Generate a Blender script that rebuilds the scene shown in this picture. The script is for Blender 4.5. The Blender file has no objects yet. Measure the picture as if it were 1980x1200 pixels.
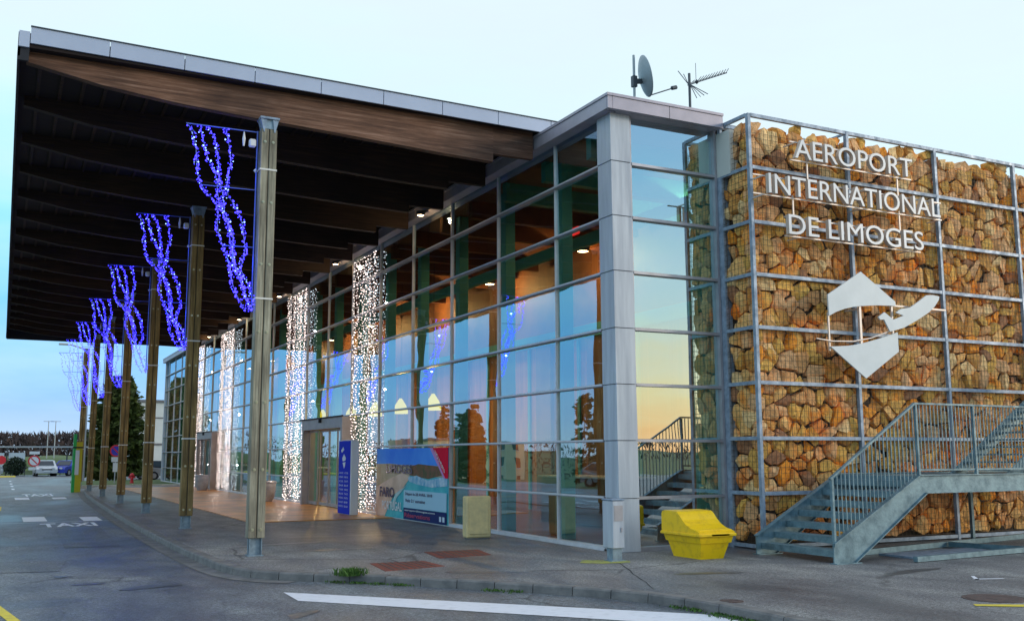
import bpy, math, random
from mathutils import Vector, Matrix, noise
R = math.radians
rnd = random.Random(7)
S = bpy.context.scene
COL = S.collection

# ------------------------------------------------------------------ camera
cam = bpy.data.cameras.new('camera'); co = bpy.data.objects.new('camera', cam); COL.objects.link(co)
cam.sensor_width = 36; cam.sensor_fit = 'HORIZONTAL'; cam.lens = 1929.65/1980*36
cam.clip_start = .1; cam.clip_end = 5000
pitch, roll, yaw = .1436, -.0032, .4692
F = Vector((math.sin(yaw)*math.cos(pitch), math.cos(yaw)*math.cos(pitch), math.sin(pitch)))
Rt = Vector((math.cos(yaw), -math.sin(yaw), 0)); U = Rt.cross(F)
R2 = Rt*math.cos(roll)+U*math.sin(roll); U2 = -Rt*math.sin(roll)+U*math.cos(roll)
m = Matrix((R2, U2, -F)).transposed().to_4x4(); m.translation = Vector((0, 0, 1.65))
co.matrix_world = m
S.camera = co

# ------------------------------------------------------------------ world
SUN = Vector((.82, -.57, 0)).normalized(); SUN_EL = R(14); GLOW = Vector((.5, -.866, 0))
W = bpy.data.worlds.new('World'); S.world = W; W.use_nodes = True
nt = W.node_tree; nt.nodes.clear(); N = nt.nodes; Lk = nt.links
def wn(t): return N.new(t)
out = wn('ShaderNodeOutputWorld')
sky = wn('ShaderNodeTexSky'); sky.sky_type = 'NISHITA'; sky.sun_disc = False
sky.sun_elevation = SUN_EL; sky.sun_rotation = math.atan2(SUN.x, SUN.y); sky.dust_density = .1
bg1 = wn('ShaderNodeBackground'); bg1.inputs[1].default_value = .05; Lk.new(sky.outputs[0], bg1.inputs[0])
tc = wn('ShaderNodeTexCoord'); sep = wn('ShaderNodeSeparateXYZ'); Lk.new(tc.outputs['Generated'], sep.inputs[0])
def ramp(tree, stops, inp=None, interp='LINEAR'):
    r = tree.nodes.new('ShaderNodeValToRGB'); r.color_ramp.interpolation = interp
    e = r.color_ramp.elements
    while len(e) > 1: e.remove(e[-1])
    e[0].position = stops[0][0]; e[0].color = (*stops[0][1], 1)
    for p, c in stops[1:]:
        q = e.new(p); q.color = (*c, 1)
    if inp is not None: tree.links.new(inp, r.inputs[0])
    return r
mp = wn('ShaderNodeMapping'); mp.inputs['Scale'].default_value = (1.6, 1.6, 7.0); Lk.new(tc.outputs['Generated'], mp.inputs[0])
cl = wn('ShaderNodeTexNoise'); cl.inputs['Scale'].default_value = 2.2; cl.inputs['Detail'].default_value = 5; cl.inputs['Roughness'].default_value = .55
Lk.new(mp.outputs[0], cl.inputs[0])
ma = wn('ShaderNodeMath'); ma.operation = 'MULTIPLY_ADD'; Lk.new(cl.outputs[0], ma.inputs[0]); ma.inputs[1].default_value = .12; 
mb_ = wn('ShaderNodeMath'); mb_.operation = 'SUBTRACT'; Lk.new(sep.outputs[2], mb_.inputs[0]); mb_.inputs[1].default_value = .06
Lk.new(mb_.outputs[0], ma.inputs[2])
rA = ramp(nt, [(0, (.22, .50, .90)), (.04, (.06, .35, .92)), (.085, (.06, .42, .98)), (.15, (.11, .58, 1.0)), (.22, (.34, .84, 1.0)), (.33, (.72, .96, 1.0)), (.5, (.88, .95, .98)), (1, (.84, .88, .93))], ma.outputs[0])
rB = ramp(nt, [(0, (.85, .25, .10)), (.025, (1.0, .42, .10)), (.06, (1.0, .70, .24)), (.11, (.80, .82, .62)), (.18, (.52, .80, .84)), (.26, (.28, .64, .92)), (.38, (.18, .54, .95)), (.6, (.6, .75, .95)), (1, (.84, .88, .93))], ma.outputs[0])
dt = wn('ShaderNodeVectorMath'); dt.operation = 'DOT_PRODUCT'; Lk.new(tc.outputs['Generated'], dt.inputs[0]); dt.inputs[1].default_value = tuple(GLOW)
mr = wn('ShaderNodeMapRange'); mr.interpolation_type = 'SMOOTHSTEP'; Lk.new(dt.outputs['Value'], mr.inputs[0])
mr.inputs[1].default_value = .0; mr.inputs[2].default_value = .8
rX = wn('ShaderNodeMapRange'); rX.interpolation_type = 'SMOOTHSTEP'; Lk.new(sep.outputs[0], rX.inputs[0]); rX.inputs[1].default_value = .1; rX.inputs[2].default_value = .75
rX.inputs[4].default_value = .75
mx0 = wn('ShaderNodeMix'); mx0.data_type = 'RGBA'; Lk.new(rX.outputs[0], mx0.inputs[0]); Lk.new(rA.outputs[0], mx0.inputs[6]); mx0.inputs[7].default_value = (.82, .95, .99, 1)
mx = wn('ShaderNodeMix'); mx.data_type = 'RGBA'; Lk.new(mr.outputs[0], mx.inputs[0]); Lk.new(mx0.outputs[2], mx.inputs[6]); Lk.new(rB.outputs[0], mx.inputs[7])
cr_ = ramp(nt, [(.42, (0, 0, 0)), (.68, (.26, .26, .26))], cl.outputs[0])
mxc = wn('ShaderNodeMix'); mxc.data_type = 'RGBA'; Lk.new(cr_.outputs[0], mxc.inputs[0]); Lk.new(mx.outputs[2], mxc.inputs[6]); mxc.inputs[7].default_value = (.74, .80, .93, 1)
bg2 = wn('ShaderNodeBackground'); bg2.inputs[1].default_value = .92; Lk.new(mxc.outputs[2], bg2.inputs[0])
ad = wn('ShaderNodeAddShader'); Lk.new(bg1.outputs[0], ad.inputs[0]); Lk.new(bg2.outputs[0], ad.inputs[1]); Lk.new(ad.outputs[0], out.inputs[0])

# ------------------------------------------------------------------ sun
sl = bpy.data.lights.new('sun', 'SUN'); sl.energy = 1.45; sl.angle = R(12); sl.color = (1, .83, .64)
so = bpy.data.objects.new('sun', sl); COL.objects.link(so)
sd = Vector((SUN.x*math.cos(SUN_EL), SUN.y*math.cos(SUN_EL), math.sin(SUN_EL)))
so.rotation_euler = sd.to_track_quat('Z', 'Y').to_euler()
S.view_settings.view_transform = 'Standard'; S.view_settings.look = 'None'; S.view_settings.exposure = 0; S.view_settings.gamma = 1
S.cycles.max_bounces = 8; S.cycles.transparent_max_bounces = 24; S.cycles.glossy_bounces = 4; S.cycles.sample_clamp_indirect = 4

# ------------------------------------------------------------------ materials
def nmat(name):
    mt = bpy.data.materials.new(name); mt.use_nodes = True
    b = mt.node_tree.nodes['Principled BSDF']; return mt, mt.node_tree, b
def mat(name, c, rough=.6, metal=0, var=.0, scale=3, c2=None, bump=0, bscale=None, stretch=None, rvar=0, spec=None, detail=6, thr=(.35, .65)):
    mt, t, b = nmat(name)
    b.inputs['Roughness'].default_value = rough; b.inputs['Metallic'].default_value = metal
    if spec is not None: b.inputs['Specular IOR Level'].default_value = spec
    b.inputs['Base Color'].default_value = (*c, 1)
    if c2 is None and var: c2 = tuple(x*(1-var) for x in c)
    if c2 is not None or bump or rvar:
        tc = t.nodes.new('ShaderNodeTexCoord'); mp = t.nodes.new('ShaderNodeMapping'); t.links.new(tc.outputs['Object'], mp.inputs[0])
        if stretch: mp.inputs['Scale'].default_value = stretch
        n = t.nodes.new('ShaderNodeTexNoise'); n.inputs['Scale'].default_value = scale; n.inputs['Detail'].default_value = detail; n.inputs['Roughness'].default_value = .6
        t.links.new(mp.outputs[0], n.inputs[0])
        if c2 is not None:
            r = ramp(t, [(thr[0], c), (thr[1], c2)], n.outputs[0]); t.links.new(r.outputs[0], b.inputs['Base Color'])
        if rvar:
            q = t.nodes.new('ShaderNodeMapRange'); t.links.new(n.outputs[0], q.inputs[0]); q.inputs[1].default_value = .3; q.inputs[2].default_value = .7
            q.inputs[3].default_value = rough-rvar; q.inputs[4].default_value = rough+rvar; t.links.new(q.outputs[0], b.inputs['Roughness'])
        if bump:
            n2 = t.nodes.new('ShaderNodeTexNoise'); n2.inputs['Scale'].default_value = bscale or scale*6; n2.inputs['Detail'].default_value = 5
            t.links.new(mp.outputs[0], n2.inputs[0])
            bp = t.nodes.new('ShaderNodeBump'); bp.inputs['Strength'].default_value = bump; bp.inputs['Distance'].default_value = .02
            t.links.new(n2.outputs[0], bp.inputs['Height']); t.links.new(bp.outputs[0], b.inputs['Normal'])
    return mt
def emis(name, c, s, nosample=True):
    mt, t, b = nmat(name); t.nodes.remove(b)
    e = t.nodes.new('ShaderNodeEmission'); e.inputs[0].default_value = (*c, 1); e.inputs[1].default_value = s
    t.links.new(e.outputs[0], t.nodes['Material Output'].inputs[0])
    if nosample: mt.cycles.emission_sampling = 'NONE'
    return mt
def asphalt(name, c1, c2, c3, rough=.55):
    mt, t, b = nmat(name)
    tc = t.nodes.new('ShaderNodeTexCoord')
    n1 = t.nodes.new('ShaderNodeTexNoise'); n1.inputs['Scale'].default_value = .35; n1.inputs['Detail'].default_value = 7; n1.inputs['Roughness'].default_value = .62
    n1.inputs['Distortion'].default_value = .6
    n2 = t.nodes.new('ShaderNodeTexNoise'); n2.inputs['Scale'].default_value = 70; n2.inputs['Detail'].default_value = 3
    n3 = t.nodes.new('ShaderNodeTexNoise'); n3.inputs['Scale'].default_value = 2.3; n3.inputs['Detail'].default_value = 6
    mp = t.nodes.new('ShaderNodeMapping'); mp.inputs['Scale'].default_value = (1, .5, 1); t.links.new(tc.outputs['Object'], mp.inputs[0])
    for n in (n1, n3): t.links.new(mp.outputs[0], n.inputs[0])
    t.links.new(tc.outputs['Object'], n2.inputs[0])
    r = ramp(t, [(.34, c1), (.5, c2), (.66, c3)], n1.outputs[0])
    g = ramp(t, [(.38, (.5, .5, .5)), (.62, (1.5, 1.5, 1.5))], n2.outputs[0])
    h = ramp(t, [(.35, (.75, .75, .78)), (.65, (1.15, 1.15, 1.12))], n3.outputs[0])
    x = t.nodes.new('ShaderNodeMix'); x.data_type = 'RGBA'; x.blend_type = 'MULTIPLY'; x.inputs[0].default_value = 1
    t.links.new(r.outputs[0], x.inputs[6]); t.links.new(g.outputs[0], x.inputs[7])
    y = t.nodes.new('ShaderNodeMix'); y.data_type = 'RGBA'; y.blend_type = 'MULTIPLY'; y.inputs[0].default_value = 1
    t.links.new(x.outputs[2], y.inputs[6]); t.links.new(h.outputs[0], y.inputs[7]); t.links.new(y.outputs[2], b.inputs['Base Color'])
    n4 = t.nodes.new('ShaderNodeTexNoise'); n4.inputs['Scale'].default_value = 22; n4.inputs['Detail'].default_value = 8; n4.inputs['Roughness'].default_value = .8; t.links.new(tc.outputs['Object'], n4.inputs[0])
    g4 = ramp(t, [(.41, (.50, .50, .51)), (.5, (1, 1, 1)), (.60, (1.6, 1.6, 1.56))], n4.outputs[0])
    z4 = t.nodes.new('ShaderNodeMix'); z4.data_type = 'RGBA'; z4.blend_type = 'MULTIPLY'; z4.inputs[0].default_value = 1
    t.links.new(y.outputs[2], z4.inputs[6]); t.links.new(g4.outputs[0], z4.inputs[7])
    # cracks: warped cell borders, present only in patches
    wp = t.nodes.new('ShaderNodeMix'); wp.data_type = 'RGBA'; wp.inputs[0].default_value = .25; t.links.new(tc.outputs['Object'], wp.inputs[6]); t.links.new(n3.outputs[1], wp.inputs[7])
    vo = t.nodes.new('ShaderNodeTexVoronoi'); vo.feature = 'DISTANCE_TO_EDGE'; vo.inputs['Scale'].default_value = .42; t.links.new(wp.outputs[2], vo.inputs[0])
    cr = ramp(t, [(.0, (.35, .35, .36)), (.012, (1, 1, 1))], vo.outputs[0])
    pm = ramp(t, [(.50, (0, 0, 0)), (.56, (1, 1, 1))], n1.outputs[0])
    z5 = t.nodes.new('ShaderNodeMix'); z5.data_type = 'RGBA'; z5.blend_type = 'MULTIPLY'; t.links.new(pm.outputs[0], z5.inputs[0]); t.links.new(z4.outputs[2], z5.inputs[6]); t.links.new(cr.outputs[0], z5.inputs[7])
    t.links.new(z5.outputs[2], b.inputs['Base Color'])
    q = t.nodes.new('ShaderNodeMapRange'); t.links.new(n1.outputs[0], q.inputs[0]); q.inputs[1].default_value = .35; q.inputs[2].default_value = .65
    q.inputs[3].default_value = rough-.2; q.inputs[4].default_value = rough+.15; t.links.new(q.outputs[0], b.inputs['Roughness'])
    bp = t.nodes.new('ShaderNodeBump'); bp.inputs['Strength'].default_value = .5; bp.inputs['Distance'].default_value = .01
    t.links.new(n2.outputs[0], bp.inputs['Height']); t.links.new(bp.outputs[0], b.inputs['Normal'])
    return mt
def wood(name, c1, c2, c3, axis):
    mt, t, b = nmat(name); b.inputs['Roughness'].default_value = .75
    tc = t.nodes.new('ShaderNodeTexCoord'); mp = t.nodes.new('ShaderNodeMapping'); t.links.new(tc.outputs['Object'], mp.inputs[0])
    sc = [14, 14, 14]; sc[axis] = .7; mp.inputs['Scale'].default_value = sc
    n = t.nodes.new('ShaderNodeTexNoise'); n.inputs['Scale'].default_value = 1.6; n.inputs['Detail'].default_value = 7; n.inputs['Roughness'].default_value = .65
    t.links.new(mp.outputs[0], n.inputs[0])
    n2 = t.nodes.new('ShaderNodeTexNoise'); n2.inputs['Scale'].default_value = .9; n2.inputs['Detail'].default_value = 4; t.links.new(tc.outputs['Object'], n2.inputs[0])
    r = ramp(t, [(.33, c1), (.52, c2), (.7, c3)], n.outputs[0])
    x = t.nodes.new('ShaderNodeMix'); x.data_type = 'RGBA'; x.blend_type = 'MULTIPLY'; x.inputs[0].default_value = 1
    g = ramp(t, [(.35, (.6, .58, .55)), (.65, (1.25, 1.25, 1.2))], n2.outputs[0])
    t.links.new(r.outputs[0], x.inputs[6]); t.links.new(g.outputs[0], x.inputs[7]); t.links.new(x.outputs[2], b.inputs['Base Color'])
    bp = t.nodes.new('ShaderNodeBump'); bp.inputs['Strength'].default_value = .6; bp.inputs['Distance'].default_value = .01
    t.links.new(n.outputs[0], bp.inputs['Height']); t.links.new(bp.outputs[0], b.inputs['Normal'])
    return mt
def glass(name, base, tint, ior=1.5, gl=(.92, .97, 1)):
    mt, t, b = nmat(name); t.nodes.remove(b)
    fr = t.nodes.new('ShaderNodeFresnel'); fr.inputs[0].default_value = ior
    a = t.nodes.new('ShaderNodeMath'); a.operation = 'MULTIPLY_ADD'; a.use_clamp = True; t.links.new(fr.outputs[0], a.inputs[0]); a.inputs[1].default_value = 1-base*.6; a.inputs[2].default_value = base
    tr = t.nodes.new('ShaderNodeBsdfTransparent'); tr.inputs[0].default_value = (*tint, 1)
    g = t.nodes.new('ShaderNodeBsdfGlossy'); g.inputs['Roughness'].default_value = .004; g.inputs[0].default_value = (*gl, 1)
    mx = t.nodes.new('ShaderNodeMixShader'); t.links.new(a.outputs[0], mx.inputs[0]); t.links.new(tr.outputs[0], mx.inputs[1]); t.links.new(g.outputs[0], mx.inputs[2])
    t.links.new(mx.outputs[0], t.nodes['Material Output'].inputs[0])
    # faint waviness
    n = t.nodes.new('ShaderNodeTexNoise'); n.inputs['Scale'].default_value = .9; n.inputs['Detail'].default_value = 1
    tc = t.nodes.new('ShaderNodeTexCoord'); t.links.new(tc.outputs['Object'], n.inputs[0])
    bp = t.nodes.new('ShaderNodeBump'); bp.inputs['Strength'].default_value = .2; bp.inputs['Distance'].default_value = .02
    t.links.new(n.outputs[0], bp.inputs['Height']); t.links.new(bp.outputs[0], g.inputs['Normal'])
    return mt
M = {}
M['asphalt'] = asphalt('asphalt_road', (.065, .08, .10), (.125, .145, .17), (.215, .24, .26), .52)
M['pave'] = asphalt('asphalt_pavement', (.085, .09, .105), (.165, .17, .18), (.25, .26, .262), .58)
M['patch'] = asphalt('asphalt_patch', (.06, .072, .085), (.11, .125, .145), (.18, .20, .22), .55)
M['stain'] = mat('dark_stain', (.055, .06, .07), .35, c2=(.09, .095, .10), scale=4)
M['kerb'] = mat('kerb_concrete', (.20, .20, .20), .8, c2=(.11, .115, .12), scale=4, bump=.4, bscale=40)
M['kerbwhite'] = mat('white_kerb', (.7, .68, .62), .7, c2=(.5, .48, .45), scale=3)
M['paint'] = mat('road_paint_white', (.72, .76, .84), .6, c2=(.55, .59, .65), scale=9, thr=(.5, .8))
M['painty'] = mat('road_paint_yellow', (.75, .62, .04), .6, c2=(.55, .45, .05), scale=9)
M['smear'] = mat('yellow_spray', (.42, .44, .06), .8, c2=(.22, .24, .13), scale=9)
def tiles(name):
    mt, t, b = nmat(name); b.inputs['Roughness'].default_value = .38
    tc = t.nodes.new('ShaderNodeTexCoord'); br = t.nodes.new('ShaderNodeTexBrick'); t.links.new(tc.outputs['Object'], br.inputs[0])
    br.inputs['Color1'].default_value = (.66, .30, .07, 1); br.inputs['Color2'].default_value = (.58, .25, .07, 1); br.inputs['Mortar'].default_value = (.30, .15, .07, 1)
    br.inputs['Scale'].default_value = 2.5; br.inputs['Mortar Size'].default_value = .012; br.offset = 0
    br.inputs['Brick Width'].default_value = 1; br.inputs['Row Height'].default_value = 1
    n = t.nodes.new('ShaderNodeTexNoise'); n.inputs['Scale'].default_value = .8; n.inputs['Detail'].default_value = 5; t.links.new(tc.outputs['Object'], n.inputs[0])
    g = ramp(t, [(.35, (.7, .7, .75)), (.65, (1.2, 1.15, 1.1))], n.outputs[0])
    x = t.nodes.new('ShaderNodeMix'); x.data_type = 'RGBA'; x.blend_type = 'MULTIPLY'; x.inputs[0].default_value = 1
    t.links.new(br.outputs[0], x.inputs[6]); t.links.new(g.outputs[0], x.inputs[7]); t.links.new(x.outputs[2], b.inputs['Base Color'])
    return mt
M['tile'] = tiles('terracotta_tiles')
M['rust'] = mat('rusty_plate', (.24, .055, .035), .7, c2=(.13, .05, .04), scale=5, bump=.5, bscale=60)
M['castiron'] = mat('cast_iron', (.10, .06, .055), .6, c2=(.05, .04, .04), scale=12, bump=.4)
M['grass'] = mat('grass', (.10, .15, .035), .9, c2=(.05, .09, .03), scale=.6, bump=.5, bscale=8)
M['leaf_green'] = mat('weed_green', (.07, .17, .02), .8, c2=(.03, .08, .015), scale=20)
M['galv'] = mat('galvanised_steel', (.33, .43, .56), .5, .15, c2=(.19, .26, .35), scale=7, bump=.1, rvar=.12)
M['galv_stair'] = mat('galvanised_stair_steel', (.18, .30, .36), .45, .25, c2=(.085, .16, .20), scale=6, bump=.15, rvar=.12)
M['alu'] = mat('aluminium_frame', (.40, .41, .46), .4, .5, var=.25, scale=3)
M['mullion'] = mat('bright_mullion', (.66, .68, .72), .4, .2, var=.15, scale=4)
M['fascia'] = mat('grey_fascia_metal', (.40, .38, .45), .45, .3, c2=(.32, .31, .37), scale=2)
M['clad'] = mat('pale_cladding', (.50, .56, .63), .5, .1, c2=(.38, .43, .50), scale=2.0, stretch=(4, 4, .35), rvar=.1)
M['canopy_fascia'] = mat('canopy_fascia_metal', (.48, .56, .72), .5, .15, c2=(.42, .49, .64), scale=.8)
M['darktrim'] = mat('dark_trim', (.012, .014, .022), .7)
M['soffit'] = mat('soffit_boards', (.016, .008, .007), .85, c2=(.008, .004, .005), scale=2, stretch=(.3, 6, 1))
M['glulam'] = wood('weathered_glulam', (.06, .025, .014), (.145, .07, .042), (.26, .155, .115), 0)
M['beamdark'] = wood('shaded_beam_timber', (.013, .005, .003), (.03, .013, .006), (.055, .026, .012), 0)  # darker copy of the beam timber, canopy shade put into the colour
M['post'] = wood('weathered_post_timber', (.13, .125, .10), (.29, .28, .22), (.46, .45, .36), 2)
M['postb'] = wood('brown_post_timber', (.11, .072, .026), (.27, .185, .07), (.42, .30, .13), 2)
M['groove'] = mat('post_groove', (.06, .05, .035), .9)
M['bolt'] = mat('bolt_steel', (.42, .42, .30), .35, .6)
M['strap'] = mat('strap', (.75, .75, .72), .5)
M['footsteel'] = mat('foot_steel', (.28, .38, .46), .45, .4, c2=(.16, .22, .28), scale=9)
M['glassF'] = glass('facade_glass', .34, (.84, .90, .80), 1.55, (.58, .84, 1))
M['glassS'] = glass('side_glass', .52, (.55, .85, .80), 1.5, (.84, .97, 1))
M['gabback'] = mat('gabion_gap_shade', (.035, .026, .018), .95)  # near-black colour stands for the shadow in the stone gaps
def stonemat():
    mt, t, b = nmat('gabion_stone'); b.inputs['Roughness'].default_value = .82
    ge = t.nodes.new('ShaderNodeNewGeometry')
    r = ramp(t, [(0, (.74, .40, .10)), (.12, (.98, .62, .22)), (.25, (.92, .58, .28)), (.38, (.98, .40, .04)), (.46, (.80, .50, .12)), (.58, (.98, .74, .36)), (.70, (.82, .46, .18)), (.8, (.94, .60, .14)), (.9, (.42, .22, .11)), (.95, (.92, .60, .30))], ge.outputs['Random Per Island'], 'CONSTANT')
    tc = t.nodes.new('ShaderNodeTexCoord')
    n = t.nodes.new('ShaderNodeTexNoise'); n.inputs['Scale'].default_value = 9; n.inputs['Detail'].default_value = 10; n.inputs['Roughness'].default_value = .75; t.links.new(tc.outputs['Object'], n.inputs[0])
    n2 = t.nodes.new('ShaderNodeTexNoise'); n2.inputs['Scale'].default_value = 2.2; n2.inputs['Detail'].default_value = 4; t.links.new(tc.outputs['Object'], n2.inputs[0])
    rs = ramp(t, [(.52, (1, 1, 1)), (.66, (1.1, .70, .35))], n2.outputs[0])
    g = ramp(t, [(.30, (.42, .35, .31)), (.48, (.95, .86, .84)), (.68, (1.35, 1.26, 1.24))], n.outputs[0])
    x = t.nodes.new('ShaderNodeMix'); x.data_type = 'RGBA'; x.blend_type = 'MULTIPLY'; x.inputs[0].default_value = 1
    t.links.new(r.outputs[0], x.inputs[6]); t.links.new(g.outputs[0], x.inputs[7])
    y = t.nodes.new('ShaderNodeMix'); y.data_type = 'RGBA'; y.blend_type = 'MULTIPLY'; y.inputs[0].default_value = 1
    t.links.new(x.outputs[2], y.inputs[6]); t.links.new(rs.outputs[0], y.inputs[7]); t.links.new(y.outputs[2], b.inputs['Base Color'])
    bp = t.nodes.new('ShaderNodeBump'); bp.inputs['Strength'].default_value = .9; bp.inputs['Distance'].default_value = .03
    t.links.new(n.outputs[0], bp.inputs['Height']); t.links.new(bp.outputs[0], b.inputs['Normal'])
    return mt
M['stone'] = stonemat()
M['wire'] = mat('wire', (.07, .05, .035), .6, .3)
M['white'] = mat('white_lettering', (.74, .78, .82), .4, c2=(.62, .66, .70), scale=2)
M['letterside'] = mat('letter_edge', (.55, .48, .42), .5)
M['signbar'] = mat('sign_rail', (.60, .55, .52), .45, .3)
M['logo'] = mat('logo_panel', (.66, .74, .78), .45, c2=(.56, .64, .68), scale=1.5)
M['yellow'] = mat('yellow_plastic', (.95, .62, .0), .42, c2=(.72, .45, .01), scale=7, thr=(.5, .72), bump=.08, bscale=30)
M['beige'] = mat('beige_concrete', (.74, .60, .30), .85, c2=(.58, .48, .26), scale=6, bump=.25, bscale=50)
M['greyplastic'] = mat('grey_bin', (.38, .39, .42), .55, var=.3, scale=4)
M['orangewall'] = mat('warm_wood_panel', (.50, .155, .012), .6, c2=(.30, .085, .010), scale=1.2, stretch=(1, 4, .4))
M['brownwall'] = mat('dark_wood_panel', (.22, .075, .02), .6, c2=(.11, .035, .012), scale=1.0)
M['tealcol'] = mat('interior_column_paint', (.07, .42, .50), .6, c2=(.05, .34, .42), scale=1)
M['tealcol2'] = mat('brightened_column_paint', (.25, .80, .76), .6, c2=(.20, .68, .66), scale=1)  # column colour brightened in place of light on the corner column
M['infloor'] = mat('interior_floor', (.30, .14, .07), .25, c2=(.22, .10, .05), scale=2)
M['inceil'] = mat('interior_ceiling', (.22, .16, .15), .7, c2=(.16, .12, .12), scale=1)
M['doorframe'] = mat('door_frame_metal', (.42, .38, .38), .5, .2, var=.2, scale=3)
M['greybld'] = mat('pale_render', (.62, .66, .64), .85, c2=(.54, .58, .57), scale=.5)
M['creambld'] = mat('cream_render', (.75, .66, .44), .85, c2=(.66, .56, .36), scale=.4)
M['window'] = mat('dark_window', (.04, .05, .07), .15)
M['roof'] = mat('roof_membrane', (.16, .16, .17), .8)
M['blue_sign'] = mat('blue_sign_face', (.01, .03, .55), .7, spec=.15)
M['wpanel'] = mat('white_panel', (.70, .74, .78), .4)
M['ylw_sign'] = mat('yellow_totem', (.50, .44, .015), .5)
M['grn_sign'] = mat('green_totem', (.02, .42, .09), .5)
M['red'] = mat('red_paint', (.60, .02, .04), .45)
M['bluep'] = mat('blue_paint', (.02, .04, .50), .4)
M['polegrey'] = mat('pole_grey', (.42, .44, .46), .5, .3)
M['darkpole'] = mat('dark_pole', (.05, .06, .07), .6)
M['bark'] = mat('bark', (.09, .065, .05), .9, c2=(.05, .035, .03), scale=8)
M['conifer'] = mat('conifer_foliage', (.085, .115, .012), .85, c2=(.03, .05, .012), scale=1.6)
M['conifer2'] = mat('dark_conifer_foliage', (.03, .055, .025), .85, c2=(.015, .03, .015), scale=1.6)
M['twigs'] = mat('winter_twigs', (.075, .052, .052), .95, c2=(.04, .032, .035), scale=.15)
M['tyre'] = mat('tyre', (.02, .02, .022), .8)
M['rim'] = mat('wheel_rim', (.4, .4, .42), .35, .7)
M['carwin'] = mat('car_glass', (.03, .05, .07), .08)
M['lens'] = mat('headlight_lens', (.6, .62, .65), .15)
for k, c in dict(car_white=(.62, .66, .70), car_blue=(.02, .05, .42), car_dark=(.03, .035, .05), car_silver=(.32, .34, .37), car_red=(.35, .03, .03)).items():
    M[k] = mat(k, c, .25, .2)
M['bulbw'] = emis('warm_bulb', (1, .82, .76), 3.4)
M['bulbb'] = emis('blue_bulb', (.04, .03, 1), 7)
M['bulbb2'] = emis('pale_blue_bulb', (.25, .42, 1), 4.0)
M['cablew'] = mat('clear_cable', (.35, .3, .3), .5)
M['frameblue'] = mat('motif_frame', (.10, .16, .55), .4, .3)
M['lampglow'] = emis('downlight_lens', (1, .72, .42), 22)
M['pendant'] = emis('pendant_shade', (1, .74, .02), 1.5)
M['exitred'] = emis('lit_red_sign', (1, .03, .02), 1.2)
M['dish'] = mat('dish_grey', (.34, .42, .47), .5, .1)
M['antenna'] = mat('antenna_dark', (.07, .09, .11), .5, .4)
M['skyl'] = mat('white_rooflight', (.72, .80, .84), .4)

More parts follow.
